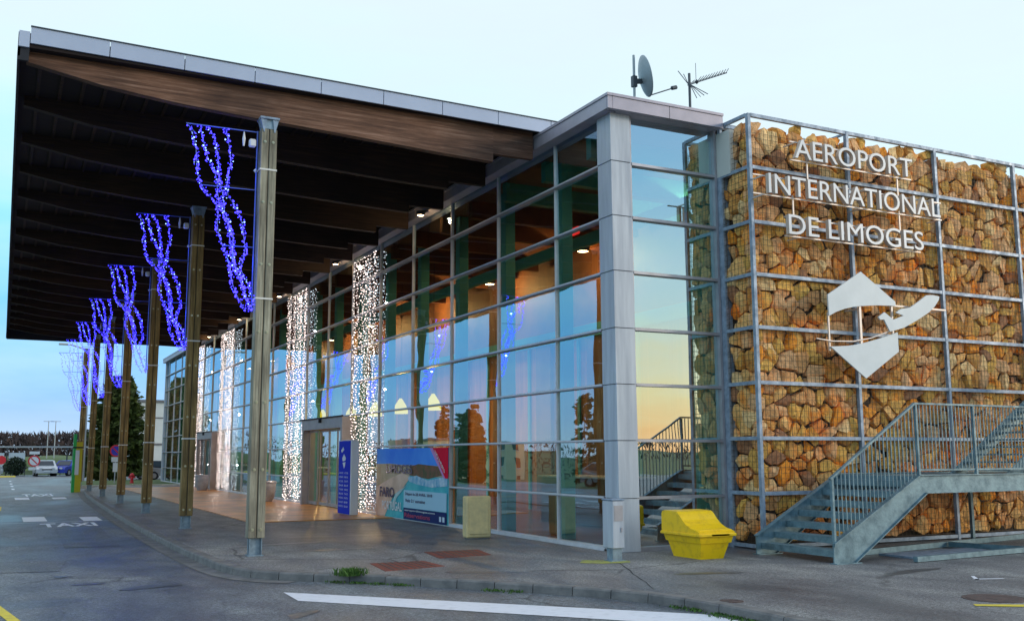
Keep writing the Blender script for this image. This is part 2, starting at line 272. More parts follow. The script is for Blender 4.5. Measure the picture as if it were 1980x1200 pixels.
# ------------------------------------------------------------------ mesh builder
class MB:
    def __init__(s): s.v = []; s.f = []; s.mi = []; s.mats = []; s.sm = False
    def _m(s, m):
        if m is None: return 0
        if m not in s.mats: s.mats.append(m)
        return s.mats.index(m)
    def add(s, vs, fs, m=None):
        o = len(s.v); i = s._m(m); s.v += [tuple(p) for p in vs]
        for f in fs: s.f.append(tuple(o+k for k in f)); s.mi.append(i)
    def box(s, x0, x1, y0, y1, z0, z1, m=None, bev=0):
        if x0 > x1: x0, x1 = x1, x0
        if y0 > y1: y0, y1 = y1, y0
        if z0 > z1: z0, z1 = z1, z0
        if not bev:
            v = [(x0, y0, z0), (x1, y0, z0), (x1, y1, z0), (x0, y1, z0), (x0, y0, z1), (x1, y0, z1), (x1, y1, z1), (x0, y1, z1)]
            s.add(v, [(0, 3, 2, 1), (4, 5, 6, 7), (0, 1, 5, 4), (1, 2, 6, 5), (2, 3, 7, 6), (3, 0, 4, 7)], m); return
        b = min(bev, (x1-x0)*.45, (y1-y0)*.45, (z1-z0)*.45)
        v = []; ix = {}
        for a in (0, 1):
            for c in (0, 1):
                for d in (0, 1):
                    X, Y, Z = (x0, x1)[a], (y0, y1)[c], (z0, z1)[d]
                    sx, sy, sz = (1, -1)[a], (1, -1)[c], (1, -1)[d]
                    ix[a, c, d, 'x'] = len(v); v.append((X, Y+sy*b, Z+sz*b))
                    ix[a, c, d, 'y'] = len(v); v.append((X+sx*b, Y, Z+sz*b))
                    ix[a, c, d, 'z'] = len(v); v.append((X+sx*b, Y+sy*b, Z))
        f = []
        for a in (0, 1): f.append([ix[a, 0, 0, 'x'], ix[a, 1, 0, 'x'], ix[a, 1, 1, 'x'], ix[a, 0, 1, 'x']][::(-1 if a == 0 else 1)])
        for c in (0, 1): f.append([ix[0, c, 0, 'y'], ix[1, c, 0, 'y'], ix[1, c, 1, 'y'], ix[0, c, 1, 'y']][::(1 if c == 0 else -1)])
        for d in (0, 1): f.append([ix[0, 0, d, 'z'], ix[1, 0, d, 'z'], ix[1, 1, d, 'z'], ix[0, 1, d, 'z']][::(-1 if d == 0 else 1)])
        for a in (0, 1):
            for c in (0, 1): f.append([ix[a, c, 0, 'x'], ix[a, c, 1, 'x'], ix[a, c, 1, 'y'], ix[a, c, 0, 'y']])
            for d in (0, 1): f.append([ix[a, 0, d, 'x'], ix[a, 1, d, 'x'], ix[a, 1, d, 'z'], ix[a, 0, d, 'z']])
        for c in (0, 1):
            for d in (0, 1): f.append([ix[0, c, d, 'y'], ix[1, c, d, 'y'], ix[1, c, d, 'z'], ix[0, c, d, 'z']])
        for a in (0, 1):
            for c in (0, 1):
                for d in (0, 1): f.append([ix[a, c, d, 'x'], ix[a, c, d, 'y'], ix[a, c, d, 'z']])
        s.add(v, f, m)
    def tube(s, pts, r, n=6, m=None, caps=True):
        pts = [Vector(p) for p in pts]; rs = r if isinstance(r, (list, tuple)) else [r]*len(pts)
        vs = []; fs = []; up = Vector((0, 0, 1))
        for i, p in enumerate(pts):
            d = (pts[min(i+1, len(pts)-1)]-pts[max(i-1, 0)])
            d = d.normalized() if d.length > 1e-9 else Vector((0, 0, 1))
            a = d.cross(up if abs(d.z) < .95 else Vector((1, 0, 0))).normalized(); b = d.cross(a)
            for k in range(n):
                t = 2*math.pi*k/n+.4; vs.append(p+(a*math.cos(t)+b*math.sin(t))*rs[i])
        for i in range(len(pts)-1):
            for k in range(n): fs.append((i*n+k, i*n+(k+1) % n, (i+1)*n+(k+1) % n, (i+1)*n+k))
        if caps: fs += [tuple(range(n))[::-1], tuple((len(pts)-1)*n+k for k in range(n))]
        s.add(vs, fs, m)
    def bar(s, p, q, w, h, m=None, up=(0, 0, 1)):
        p, q = Vector(p), Vector(q); d = (q-p).normalized(); u = Vector(up); a = d.cross(u).normalized()*w/2; b = a.cross(d).normalized()*h/2
        v = [p-a-b, p+a-b, p+a+b, p-a+b, q-a-b, q+a-b, q+a+b, q-a+b]
        s.add(v, [(0, 3, 2, 1), (4, 5, 6, 7), (0, 1, 5, 4), (1, 2, 6, 5), (2, 3, 7, 6), (3, 0, 4, 7)], m)
    def prism(s, poly, f, t0, t1, m=None, ms=None):
        """poly 2-D; f(a,b,t) -> xyz"""
        n = len(poly)
        s.add([f(a, b, t0) for a, b in poly]+[f(a, b, t1) for a, b in poly], [tuple(range(n))[::-1], tuple(range(n, 2*n))], m)
        s.add([f(a, b, t0) for a, b in poly]+[f(a, b, t1) for a, b in poly], [(i, (i+1) % n, n+(i+1) % n, n+i) for i in range(n)], ms or m)
    def lathe(s, prof, c, n=16, m=None):
        vs = []; fs = []
        for r, z in prof:
            for k in range(n): vs.append((c[0]+r*math.cos(2*math.pi*k/n), c[1]+r*math.sin(2*math.pi*k/n), c[2]+z))
        for i in range(len(prof)-1):
            for k in range(n): fs.append((i*n+k, i*n+(k+1) % n, (i+1)*n+(k+1) % n, (i+1)*n+k))
        fs += [tuple(range(n))[::-1], tuple((len(prof)-1)*n+k for k in range(n))]
        s.add(vs, fs, m)
    def octa(s, c, r, m=None):
        x, y, z = c
        s.add([(x+r, y, z), (x-r, y, z), (x, y+r, z), (x, y-r, z), (x, y, z+r), (x, y, z-r)],
              [(0, 2, 4), (2, 1, 4), (1, 3, 4), (3, 0, 4), (2, 0, 5), (1, 2, 5), (3, 1, 5), (0, 3, 5)], m)
    def build(s, name, m=None, parent=None, smooth=False, loc=None):
        me = bpy.data.meshes.new(name); 
        vs = s.v
        if loc is not None: vs = [(x-loc[0], y-loc[1], z-loc[2]) for x, y, z in vs]
        me.from_pydata(vs, [], s.f)
        ms = s.mats[:] 
        if not ms: ms = [m]
        elif None in ms: ms[ms.index(None)] = m
        for q in ms: me.materials.append(M[q] if isinstance(q, str) else q)
        if len(ms) > 1: me.polygons.foreach_set('material_index', s.mi)
        if smooth: me.polygons.foreach_set('use_smooth', [True]*len(me.polygons))
        me.update()
        o = bpy.data.objects.new(name, me); COL.objects.link(o)
        if loc is not None: o.location = loc
        if parent is not None:
            o.parent = parent
            if loc is None: o.matrix_parent_inverse = Matrix.Identity(4)
        return o
def tag(o, label=None, cat=None, group=None, kind=None):
    if label: o['label'] = label
    if cat: o['category'] = cat
    if group: o['group'] = group
    if kind: o['kind'] = kind
    return o
def empty(name, loc, label, cat, group=None, rz=0):
    o = bpy.data.objects.new(name, None); COL.objects.link(o); o.location = loc; o.rotation_euler.z = rz; o.empty_display_size = .2
    return tag(o, label, cat, group)
def struct(o): o['kind'] = 'structure'; return o
def copy_tree(o, parent=None):
    c = o.copy(); COL.objects.link(c); c.parent = parent
    for ch in list(o.children): copy_tree(ch, c)
    return c
def text_mesh(body, size, name, material, parent, mtx, extrude=0, xs=1, align='LEFT', offset=0, side=None, spacing=1.0, bold=0):
    cu = bpy.data.curves.new(name, 'FONT'); cu.body = body; cu.size = size; cu.extrude = extrude; cu.align_x = align; cu.offset = offset; cu.space_character = spacing
    cu.resolution_u = 4
    tmp = bpy.data.objects.new(name, cu); COL.objects.link(tmp)
    dg = bpy.context.evaluated_depsgraph_get(); dg.update()
    me = bpy.data.meshes.new_from_object(tmp.evaluated_get(dg)); bpy.data.objects.remove(tmp)
    me.transform(Matrix.Diagonal((xs, 1, 1, 1)))
    me.transform(mtx)
    me.materials.clear(); me.materials.append(M[material])
    if side:
        me.materials.append(M[side])
        fn = (mtx.to_3x3() @ Vector((0, 0, 1))).normalized()
        for p in me.polygons: p.material_index = 0 if p.normal.dot(fn) > .9 else 1
    o = bpy.data.objects.new(name, me); COL.objects.link(o); o.parent = parent
    return o
def frame_mtx(origin, ux, uy):
    ux, uy = Vector(ux).normalized(), Vector(uy).normalized(); uz = ux.cross(uy)
    m = Matrix((ux, uy, uz)).transposed().to_4x4(); m.translation = Vector(origin); return m
def plight(loc, e, c, r=.1, parent=None, name='lamp_light'):
    l = bpy.data.lights.new(name, 'POINT'); l.energy = e; l.color = c; l.shadow_soft_size = r
    o = bpy.data.objects.new(name, l); COL.objects.link(o); o.location = loc
    if parent: o.parent = parent
    return o

# ================================================================== GROUND
def ground_z(x, y):
    t = min(1, max(0, (-9-x)/26)); t = t*t*(3-2*t)
    return -.13 - 3.6*t
mb = MB()
xs = [-1800, -600, -200, -120, -80, -60, -50, -42, -38, -35, -32, -29, -26, -23, -20, -17, -14, -12, -10, -8, 0, 20, 60, 150, 400, 1800]
ys = [-1800, -500, -150, -60, 0, 30, 60, 100, 130, 200, 400, 900, 3000]
vs = [(x, y, ground_z(x, y)) for y in ys for x in xs]; nx = len(xs)
mb.add(vs, [(j*nx+i, j*nx+i+1, (j+1)*nx+i+1, (j+1)*nx+i) for j in range(len(ys)-1) for i in range(nx-1)])
struct(mb.build('ground', 'grass', smooth=True))
# road sheet
mb = MB()
mb.add([(-7.5, -60, -.1), (45, -60, -.1), (45, 14, -.1), (-7.5, 14, -.1)], [(0, 1, 2, 3)])
mb.add([(-7.5, 14, -.1), (4.6, 14, -.1), (4.6, 58, -.1), (-7.5, 58, -.1)], [(0, 1, 2, 3)])
mb.add([(-7.5, 58, -.1), (30, 58, -.1), (30, 108, -.1), (-7.5, 108, -.1)], [(0, 1, 2, 3)])
struct(mb.build('road', 'asphalt'))
# kerb line
KP = [(4.75, 60.0), (4.3, 58.5), (3.75, 54), (3.35, 45), (3.12, 34), (3.05, 30), (3.0, 22.5), (3.04, 17.8), (3.18, 15.5), (3.57, 14.55), (4.1, 14.05), (4.56, 13.62), (5.24, 12.82), (6.05, 11.81), (6.68, 10.93), (7.04, 10.01), (7.19, 9.06), (7.22, 7), (7.25, 3), (7.3, -8), (7.3, -30)]
def catmull(P, step=.35):
    o = []
    for i in range(len(P)-1):
        p0 = Vector(P[max(i-1, 0)]); p1 = Vector(P[i]); p2 = Vector(P[i+1]); p3 = Vector(P[min(i+2, len(P)-1)])
        n = max(1, int((p2-p1).length/step))
        for k in range(n):
            t = k/n; o.append(.5*((2*p1)+(-p0+p2)*t+(2*p0-5*p1+4*p2-p3)*t*t+(-p0+3*p1-3*p2+p3)*t**3))
    o.append(Vector(P[-1])); return o
kc = catmull([(a, b, 0) for a, b in KP], .3)
def offs(c, d):
    o = []
    for i, p in enumerate(c):
        t = (c[min(i+1, len(c)-1)]-c[max(i-1, 0)]).normalized(); o.append(p+Vector((-t.y, t.x, 0))*d)   # left of travel
    return o
# pavement polygon: inside is to the left of travel (+X side)
mb = MB()
inner = offs(kc, .16)
n = len(inner)
vs = [(p.x, p.y, 0) for p in inner]+[(max(46, p.x), p.y, 0) for p in inner]
mb.add(vs, [(i, i+1, n+i+1, n+i) for i in range(n-1)])
struct(mb.build('pavement', 'pave'))
mb = MB()
# kerb stones, one metre each, small joints
acc = 0; i = 0
L_ = [0]
for a, b in zip(kc, kc[1:]): L_.append(L_[-1]+(b-a).length)
def at_len(c, s):
    for j in range(len(L_)-1):
        if L_[j+1] >= s:
            t = (s-L_[j])/max(1e-9, L_[j+1]-L_[j]); return c[j].lerp(c[j+1], t)
    return c[-1]
o_ = offs(kc, -.02); i_ = offs(kc, .165)
s_ = 0
while s_ < L_[-1]-1:
    wdt = 1.0 if not (L_[-1] and 42 < s_ < 52) else .55
    e = min(s_+wdt-.012, L_[-1]); h = .012+rnd.uniform(-.004, .006)
    segs = 3; pts = [s_+(e-s_)*k/segs for k in range(segs+1)]
    vs = []
    for s0 in pts:
        a = at_len(o_, s0); b = at_len(i_, s0); d = (b-a)
        vs += [(a.x, a.y, -.12), (a.x+d.x*.05, a.y+d.y*.05, h-.02), (a.x+d.x*.15, a.y+d.y*.15, h), (b.x, b.y, h), (b.x, b.y, -.12)]
    fs = [(k*5+q, (k+1)*5+q, (k+1)*5+q+1, k*5+q+1) for k in range(segs) for q in range(4)]+[(0, 1, 2, 3, 4), tuple(segs*5+q for q in (4, 3, 2, 1, 0))]
    mb.add(vs, fs); s_ += wdt
struct(mb.build('kerb', 'kerb'))
# gutter strip beside the kerb
mb = MB(); g0 = offs(kc, -.02); g1 = offs(kc, -.30)
sel = [i for i, p in enumerate(kc) if 14.2 < p.y < 57]
for a, b in zip(sel, sel[1:]): mb.add([(g0[a].x, g0[a].y, -.094), (g1[a].x, g1[a].y, -.094), (g1[b].x, g1[b].y, -.094), (g0[b].x, g0[b].y, -.094)], [(3, 2, 1, 0)])
struct(mb.build('gutter', 'kerb'))
# terracotta forecourt
mb = MB(); mb.box(5.62, 9.38, 25.5, 56.5, .003, .02); struct(mb.build('forecourt_paving', 'tile'))
# far white kerb and lawn
mb = MB(); mb.box(3.9, 17, 60.4, 60.75, -.12, .06)
tag(struct(mb.build('kerb', 'kerbwhite')))
mb = MB(); mb.box(4.2, 17, 60.76, 73.5, -.12, .03); struct(mb.build('lawn', 'grass'))
mb = MB(); mb.box(-14, 1.2, 97, 99.2, -.12, -.02); struct(mb.build('verge', 'painty'))
# markings
mb = MB(); zr = -.094
def quad(pts, z=zr, m=None): mb.add([(x, y, z) for x, y in pts], [tuple(range(len(pts)))], m)
quad([(.64, 30.45), (1.23, 30.45), (1.23, 32.8), (.64, 32.8)]); quad([(2.12, 30.1), (2.6, 30.1), (2.6, 32.1), (2.12, 32.1)])
quad([(-.9, 30.45), (-.3, 30.45), (-.3, 32.8), (-.9, 32.8)]); quad([(-2.5, 30.45), (-1.9, 30.45), (-1.9, 32.8), (-2.5, 32.8)])
quad([(.61, 46), (1.15, 46), (1.15, 48.4), (.61, 48.4)]); quad([(2.03, 46), (2.56, 46), (2.56, 47.8), (2.03, 47.8)])
quad([(-7, 29.85), (3.0, 29.95), (3.0, 30.02), (-7, 29.92)])
quad([(3.36, 13.19), (3.33, 12.35), (5.9, 9.4), (6.6, 8.55), (6.9, 7.6), (6.95, 3), (7.15, 3), (7.13, 8.2), (7.03, 9.2)])
for a in (60, 66, 72, 80): quad([(.6, a), (.75, a), (.75, a+2), (.6, a+2)])
rm = struct(mb.build('road_markings', 'paint'))
for i, (x0, x1, y0, y1) in enumerate([(1.0, 2.32, 27.9, 29.4), (.95, 2.2, 49.6, 52.6)]):
    t = text_mesh('TAXI', 1, 'taxi_lettering', 'paint', rm, Matrix.Identity(4), bold=1, offset=.03)
    c = [v.co for v in t.data.vertices]; a0, a1 = min(p.x for p in c), max(p.x for p in c); b0, b1 = min(p.y for p in c), max(p.y for p in c)
    for v in t.data.vertices: v.co = ((v.co.x-a0)/(a1-a0)*(x1-x0)+x0, (v.co.y-b0)/(b1-b0)*(y1-y0)+y0, zr+.001)
mb = MB(); quad([(-.75, 18.5), (-.63, 18.5), (.50, 10.9), (.38, 10.9)]); quad([(-.05, 40), (.12, 40), (.10, 37), (.02, 37)])
quad([(9.6, 7.75), (9.68, 7.85), (10.6, 7.3), (10.5, 7.1)], .006)
struct(mb.build('yellow_markings', 'painty'))
mb = MB(); quad([(8.05, 13.6), (8.3, 13.95), (8.9, 13.5), (8.75, 13.25), (8.3, 13.35)], .004); struct(mb.build('spray_mark', 'smear'))
mb = MB()
for pts in ([(8.62, 13.35), (8.64, 13.37), (7.35, 10.6), (7.31, 10.62)],): quad(pts, .003)
mb.add([(11.6, 9.35, .004), (12.0, 9.2, .004), (12.02, 9.26, .004), (11.62, 9.41, .004)], [(0, 1, 2, 3)], 'paint'); mb.mats[0] = 'darktrim' if mb.mats[0] is None else mb.mats[0]
crk = MB(); px = None; pts = []
for k in range(15):
    t = k/14; pts.append((8.63-1.3*t+rnd.uniform(-.025, .025), 13.36-2.75*t, .003))
for a, b in zip(pts, pts[1:]):
    w = rnd.uniform(.006, .014); crk.add([(a[0]-w, a[1], .003), (a[0]+w, a[1], .003), (b[0]+w, b[1], .003), (b[0]-w, b[1], .003)], [(0, 3, 2, 1)])
struct(crk.build('pavement_crack', 'darktrim'))
mb = MB(); quad([(11.6, 9.35), (12.0, 9.2), (12.02, 9.26), (11.62, 9.41)], .004); quad([(11.6, 9.35), (11.66, 9.33), (11.9, 9.6), (11.86, 9.63)], .004)
struct(mb.build('arrow_marking', 'paint'))
# repair patches and stains
mb = MB()
def blob(cx, cy, rx, ry, ang, z, seed, jag=.18):
    q = random.Random(seed); n = 26; o = []
    for k in range(n):
        t = 2*math.pi*k/n; r = 1+jag*math.sin(3*t+seed)+q.uniform(-jag, jag)*.5; a, b = rx*r*math.cos(t), ry*r*math.sin(t)
        o.append((cx+a*math.cos(ang)-b*math.sin(ang), cy+a*math.sin(ang)+b*math.cos(ang)))
    quad(o, z)
mb = MB(); quad([(-.9, 17.6), (.9, 17.2), (1.1, 18.9), (-.8, 19.4)]); quad([(1.2, 21.5), (2.2, 21.4), (2.3, 27.2), (1.25, 27.3)]); quad([(3.8, 8.2), (5.2, 7.6), (5.6, 8.6), (4.2, 9.3)], zr-.002)
struct(mb.build('road_patch', 'patch'))
mb = MB(); blob(1.9, 14.6, .42, .16, .3, zr, 3); blob(1.2, 15.3, .22, .06, .1, zr, 5); blob(.9, 16.4, .12, .09, .1, zr, 8); blob(3.1, 11.3, .3, .1, .8, zr-.001, 9)
blob(4.9, 19.2, .9, .13, .15, .003, 11); blob(6.4, 20.5, 1.2, .12, -.1, .003, 12); blob(5.4, 17.6, .7, .10, .05, .003, 13); blob(6.2, 13.2, .6, .07, -.5, .003, 14); blob(8.9, 11.6, .5, .1, -.3, .003, 15); blob(11.6, 10.4, .7, .12, .2, .003, 16)
struct(mb.build('oil_stain', 'stain'))
# metal covers
def plate(pts, label):
    mb = MB(); c = [sum(p[i] for p in pts)/4 for i in (0, 1)]
    mb.prism(pts, lambda a, b, t: (a, b, t), .0, .006); o = mb.build('cover_plate', 'rust')
    m2 = MB()
    for k in range(1, 8):
        t = k/8; a = [pts[0][i]*(1-t)+pts[1][i]*t for i in (0, 1)]; b = [pts[3][i]*(1-t)+pts[2][i]*t for i in (0, 1)]
        a = [a[i]+(c[i]-a[i])*.06 for i in (0, 1)]; b = [b[i]+(c[i]-b[i])*.06 for i in (0, 1)]
        m2.bar((a[0], a[1], .008), (b[0], b[1], .008), .03, .004)
    m2.build('rib', 'castiron', o)
    return tag(o, label, 'cover plate', 'rusty cover plates in the pavement')
plate([(5.03, 13.98), (6.05, 14.19), (6.05, 15.03), (5.17, 15.08)], 'rust red metal cover plate in the pavement nearer the kerb')
plate([(6.42, 15.28), (7.41, 15.41), (7.61, 16.36), (6.59, 16.38)], 'rust red metal cover plate in the pavement nearer the glass front')
def manhole(x, y, r, label):
    mb = MB(); mb.lathe([(r*1.12, 0), (r*1.12, .006), (r*1.02, .007), (r*1.01, .003), (r*.98, .003), (r*.97, .008), (r*.6, .008), (r*.58, .005), (r*.3, .005), (r*.28, .008), (.01, .008)], (x, y, 0), 24)
    tag(mb.build('manhole_cover', 'castiron'), label, 'manhole cover')
manhole(7.5, 9.3, .12, 'tiny round drain cap in the pavement close to the curved kerb')
manhole(10.3, 8.05, .32, 'round brown manhole cover in the pavement at the lower right corner')
# weeds
def weeds(name, pts, n, spread, h, label):
    mb = MB()
    for _ in range(n):
        p = rnd.choice(pts); x = p[0]+rnd.gauss(0, spread); y = p[1]+rnd.gauss(0, spread); a = rnd.uniform(0, 6.28); w = .006+.008*rnd.random(); hh = h*rnd.uniform(.4, 1.1); dx, dy = math.cos(a), math.sin(a)
        l = rnd.uniform(.2, .9)*hh
        mb.add([(x-dy*w, y+dx*w, p[2]), (x+dy*w, y-dx*w, p[2]), (x+dx*l*.5+dy*w, y+dy*l*.5-dx*w, p[2]+hh*.7), (x+dx*l, y+dy*l, p[2]+hh)], [(0, 1, 2, 3)])
    o = mb.build(name, 'leaf_green'); return tag(o, label, 'weeds', kind='stuff')
weeds('grass_tuft', [(4.42, 13.72, .01)], 420, .09, .10, 'green grass tuft growing in the kerb joint')
kw = [(p.x-.03+rnd.gauss(0, .02), p.y-.02, -.09) for p in kc if 8 < p.y < 14.3 and noise.noise(Vector((p.x*1.7, p.y*1.7, .4))) > .06]
weeds('kerb_weeds', kw, 1300, .075, .03, 'thin green moss and weeds along the foot of the curved kerb')

# ================================================================== TERMINAL
XF = 9.5; Y0 = 14.74; YE = 69.6; SP = 2.585; YM = 16.84
Z = [.0, .905, 1.892, 2.869, 3.856, 4.877, 5.876, 6.878, 7.805]
term = empty('terminal_building', (XF, Y0, 0), 'long glass fronted airport terminal hall with grey fascia under the timber canopy', 'building')
T = lambda mb, name, m, parent=term, **k: None
def part(mb, name, m=None, parent=None, smooth=False):
    """child of a top-level empty; mesh stays in world coordinates relative to it"""
    root = parent
    while root.parent: root = root.parent
    o = mb.build(name, m, parent, smooth)
    if parent is root: o.matrix_parent_inverse = Matrix.Translation(-root.location)
    return o
# bays along the facade
bays = [(15.10, YM)]; y = YM
while y < YE-1: bays.append((y, min(y+SP, YE))); y += SP
for bi, (a, b) in enumerate(bays):
    mb = MB(); fr = MB()
    for k in range(8):
        if (28.9 < (a+b)/2 < 34 or 50.5 < (a+b)/2 < 55.5) and k < 3: continue
        g = rnd.uniform(-.005, .005); h = rnd.uniform(-.005, .005)
        z0, z1 = Z[k]+.06 if k == 0 else Z[k]+.02, Z[k+1]-.02
        x = XF+.03
        mb.add([(x-g-h, a+.012, z0), (x+g-h, b-.012, z0), (x+g+h, b-.012, z1), (x-g+h, a+.012, z1)], [(3, 2, 1, 0)])
    w = part(mb, 'window', 'glassF', term)
    for k in range(0, 9):
        if (28.9 < (a+b)/2 < 34 or 50.5 < (a+b)/2 < 55.5) and k < 3: continue
        if k == 0: fr.box(XF-.06, XF+.08, a, b, .0, .07, 'mullion'); fr.box(XF-.075, XF+.08, a, b, .0, .03, 'mullion')
        else: fr.box(XF-.055, XF+.05, a, b, Z[k]-.02, Z[k]+.02, 'alu'); fr.box(XF-.062, XF-.056, a, b, Z[k]-.004, Z[k]+.023, 'mullion')
    zl = 2.869 if (28.9 < a < 33 or 50.5 < a < 55.4) else .07
    fr.box(XF-.012, XF+.06, a-.014, a+.014, zl, 7.80, 'mullion')
    part(fr, 'frame', None, w)
# last post of facade and end return
mb = MB(); mb.box(XF-.06, XF+.4, YE, YE+.25, 0, 7.79); part(mb, 'end_post', 'clad', term)
# side bay
XS0, XS1 = 9.90, 11.78
mb = MB(); fr = MB()
for k in range(8):
    g = rnd.uniform(-.002, .002); h = rnd.uniform(-.002, .002)
    mb.add([(XS0, Y0+.03-g-h, Z[k]+.03), (XS1, Y0+.03+g-h, Z[k]+.03), (XS1, Y0+.03+g+h, Z[k+1]-.02), (XS0, Y0+.03-g+h, Z[k+1]-.02)], [(0, 1, 2, 3)])
w = part(mb, 'side_window', 'glassS', term)
for k in range(0, 8): fr.box(XS0, XS1, Y0-.05, Y0+.06, Z[k]-(.0 if k == 0 else .025), Z[k]+(.07 if k == 0 else .025))
fr.box(XS0-.03, XS0, Y0-.04, Y0+.06, .0, 7.78); fr.box(XS1, XS1+.05, Y0-.05, Y0+.05, 0, 7.78)
part(fr, 'frame', 'alu', w)
# corner pilaster in flared shingled panels
mb = MB()
for k in range(8):
    z0, z1 = Z[k]+.006, (Z[k+1]-.006 if k < 7 else 7.77)
    def ring(z, lap):
        f = 1-z/7.8
        xa, xb = 9.43+.055*f-.0, 9.84+.05*f; ya, yb = 14.66-lap, 15.115-.03*f
        return [(xa-lap, ya, z), (xb, ya, z), (xb, 14.86, z), (9.62, 14.86, z), (9.62, yb, z), (xa-lap, yb, z)]
    r0, r1 = ring(z0, .012), ring(z1, .0)
    mb.add(r0+r1, [(i, (i+1) % 6, 6+(i+1) % 6, 6+i) for i in range(6)]+[tuple(range(6))[::-1], tuple(range(6, 12))])
part(mb, 'corner_pilaster', 'clad', term)
mb = MB(); mb.box(9.5, 9.85, 14.74, 15.1, 0, 7.78); part(mb, 'pilaster_core', 'darktrim', term)
# fascia (folded sheet with joints)
mb = MB()
yy = 14.5; 
while yy < YE+.2:
    e = min(yy+3.1, YE+.3); mb.box(9.26, 9.36, yy+.006, e-.006, 7.77, 8.0); mb.box(9.24, 9.5, yy, e, 8.0, 8.05); yy += 3.1
mb.box(9.27, 9.52, 14.6, YE+.2, 7.765, 7.79)
xx = 9.36
for e in (10.6, 11.84): mb.box(xx+.006, e-.006, 14.46, 14.56, 7.77, 8.0); mb.box(xx, e, 14.44, 14.7, 8.0, 8.05); xx = e
mb.box(9.262, 9.36, 14.462, 14.5, 7.77, 8.0); mb.box(9.242, 9.36, 14.442, 14.5, 8.0, 8.05)
mb.box(9.5, 11.8, 14.56, 14.9, 7.765, 7.79)
part(mb, 'fascia', 'fascia', term)
# roof slab & rear body
mb = MB(); mb.box(9.45, 30, 14.75, YE, 7.86, 7.98); part(mb, 'roof', 'roof', term)
mb = MB(); mb.box(11.84, 12.02, 14.60, 15.0, 0, 6.85, 'galv'); mb.box(11.84, 12.1, 14.3, 15.0, 6.85, 7.7, 'greybld'); mb.box(12.0, 30, 15.0, 15.25, 0, 7.85, 'greybld'); mb.box(29.8, 30, 15.25, YE, 0, 7.85, 'greybld'); mb.box(9.9, 29.8, YE-.1, YE+.2, 0, 7.85, 'greybld')
part(mb, 'wall', None, term)
# interior
mb = MB(); mb.box(9.56, 29, 14.86, YE-.2, -.05, .02); part(mb, 'interior_floor', 'infloor', term)
mb = MB(); mb.box(9.56, 29, 14.86, YE-.2, 7.62, 7.72)
part(mb, 'interior_ceiling', 'inceil', term)
mb = MB()
for k in range(30): mb.box(9.6, 14.3, 15.6+k*1.8, 15.78+k*1.8, 7.2, 7.615, 'tealcol' if k < 3 else 'brownwall')
mb.box(12.9, 13.05, 15, YE-.3, 6.9, 7.19, 'tealcol')
part(mb, 'ceiling_joist', None, term)
mb = MB(); mb.box(14.5, 14.7, 15.3, YE-.3, .02, 5.3, 'orangewall'); mb.box(14.5, 14.7, 15.3, YE-.3, 5.304, 7.6, 'brownwall')
mb.box(14.36, 14.498, 15.3, YE-.3, 4.9, 5.25, 'tealcol')
for k in range(18):
    y = 16.9+k*3; mb.box(14.40, 14.497, y, y+.9, .02, 4.88, 'brownwall'); mb.box(14.44, 14.497, y+1.4, y+1.52, .02, 4.88, 'tealcol')
mb.box(12.2, 14.4, 15.26, 15.34, .02, 7.6, 'orangewall')
part(mb, 'interior_wall', None, term)
for k in range(20):
    y = 17.3+k*2.585
    mb = MB(); mb.box(9.92, 10.17, y, y+.24, .02, 7.6, bev=.01)
    part(mb, 'interior_column', 'tealcol', term)
mb = MB(); mb.box(11.44, 11.83, 14.82, 15.1, .02, 7.6, 'tealcol2', bev=.01); part(mb, 'interior_column', None, term)
# furniture blocks inside hall: counters
for (x0, x1, y0, y1, h) in ((12.2, 13.2, 19, 22.5, 1.1), (12.0, 13.0, 35.5, 40, 1.15), (12.0, 12.9, 43, 49, 1.1), (12.2, 13.4, 57, 64, 1.1)):
    c = empty('service_counter', ((x0+x1)/2, (y0+y1)/2, .02), 'low pale topped counter inside the hall, %s' % {19: 'behind the beige slab', 35.5: 'behind the nearer grey bin', 43: 'between the two entrances', 57: 'near its far end'}[y0], 'counter', 'counters inside the hall')
    mb = MB(); mb.box(x0, x1, y0, y1, .02, h, 'brownwall', bev=.02); part(mb, 'cabinet', None, c)
    mb = MB(); mb.box(x0-.06, x1+.06, y0-.06, y1+.06, h+.002, h+.05, 'wpanel', bev=.01); part(mb, 'worktop', None, c)
# red sign inside
mb = MB(); mb.box(11.6, 11.66, 19.5, 19.95, 6.72, 6.9, 'exitred', bev=.01); o = mb.build('exit_sign'); tag(o, 'small lit red sign hanging high inside the glass corner', 'sign')
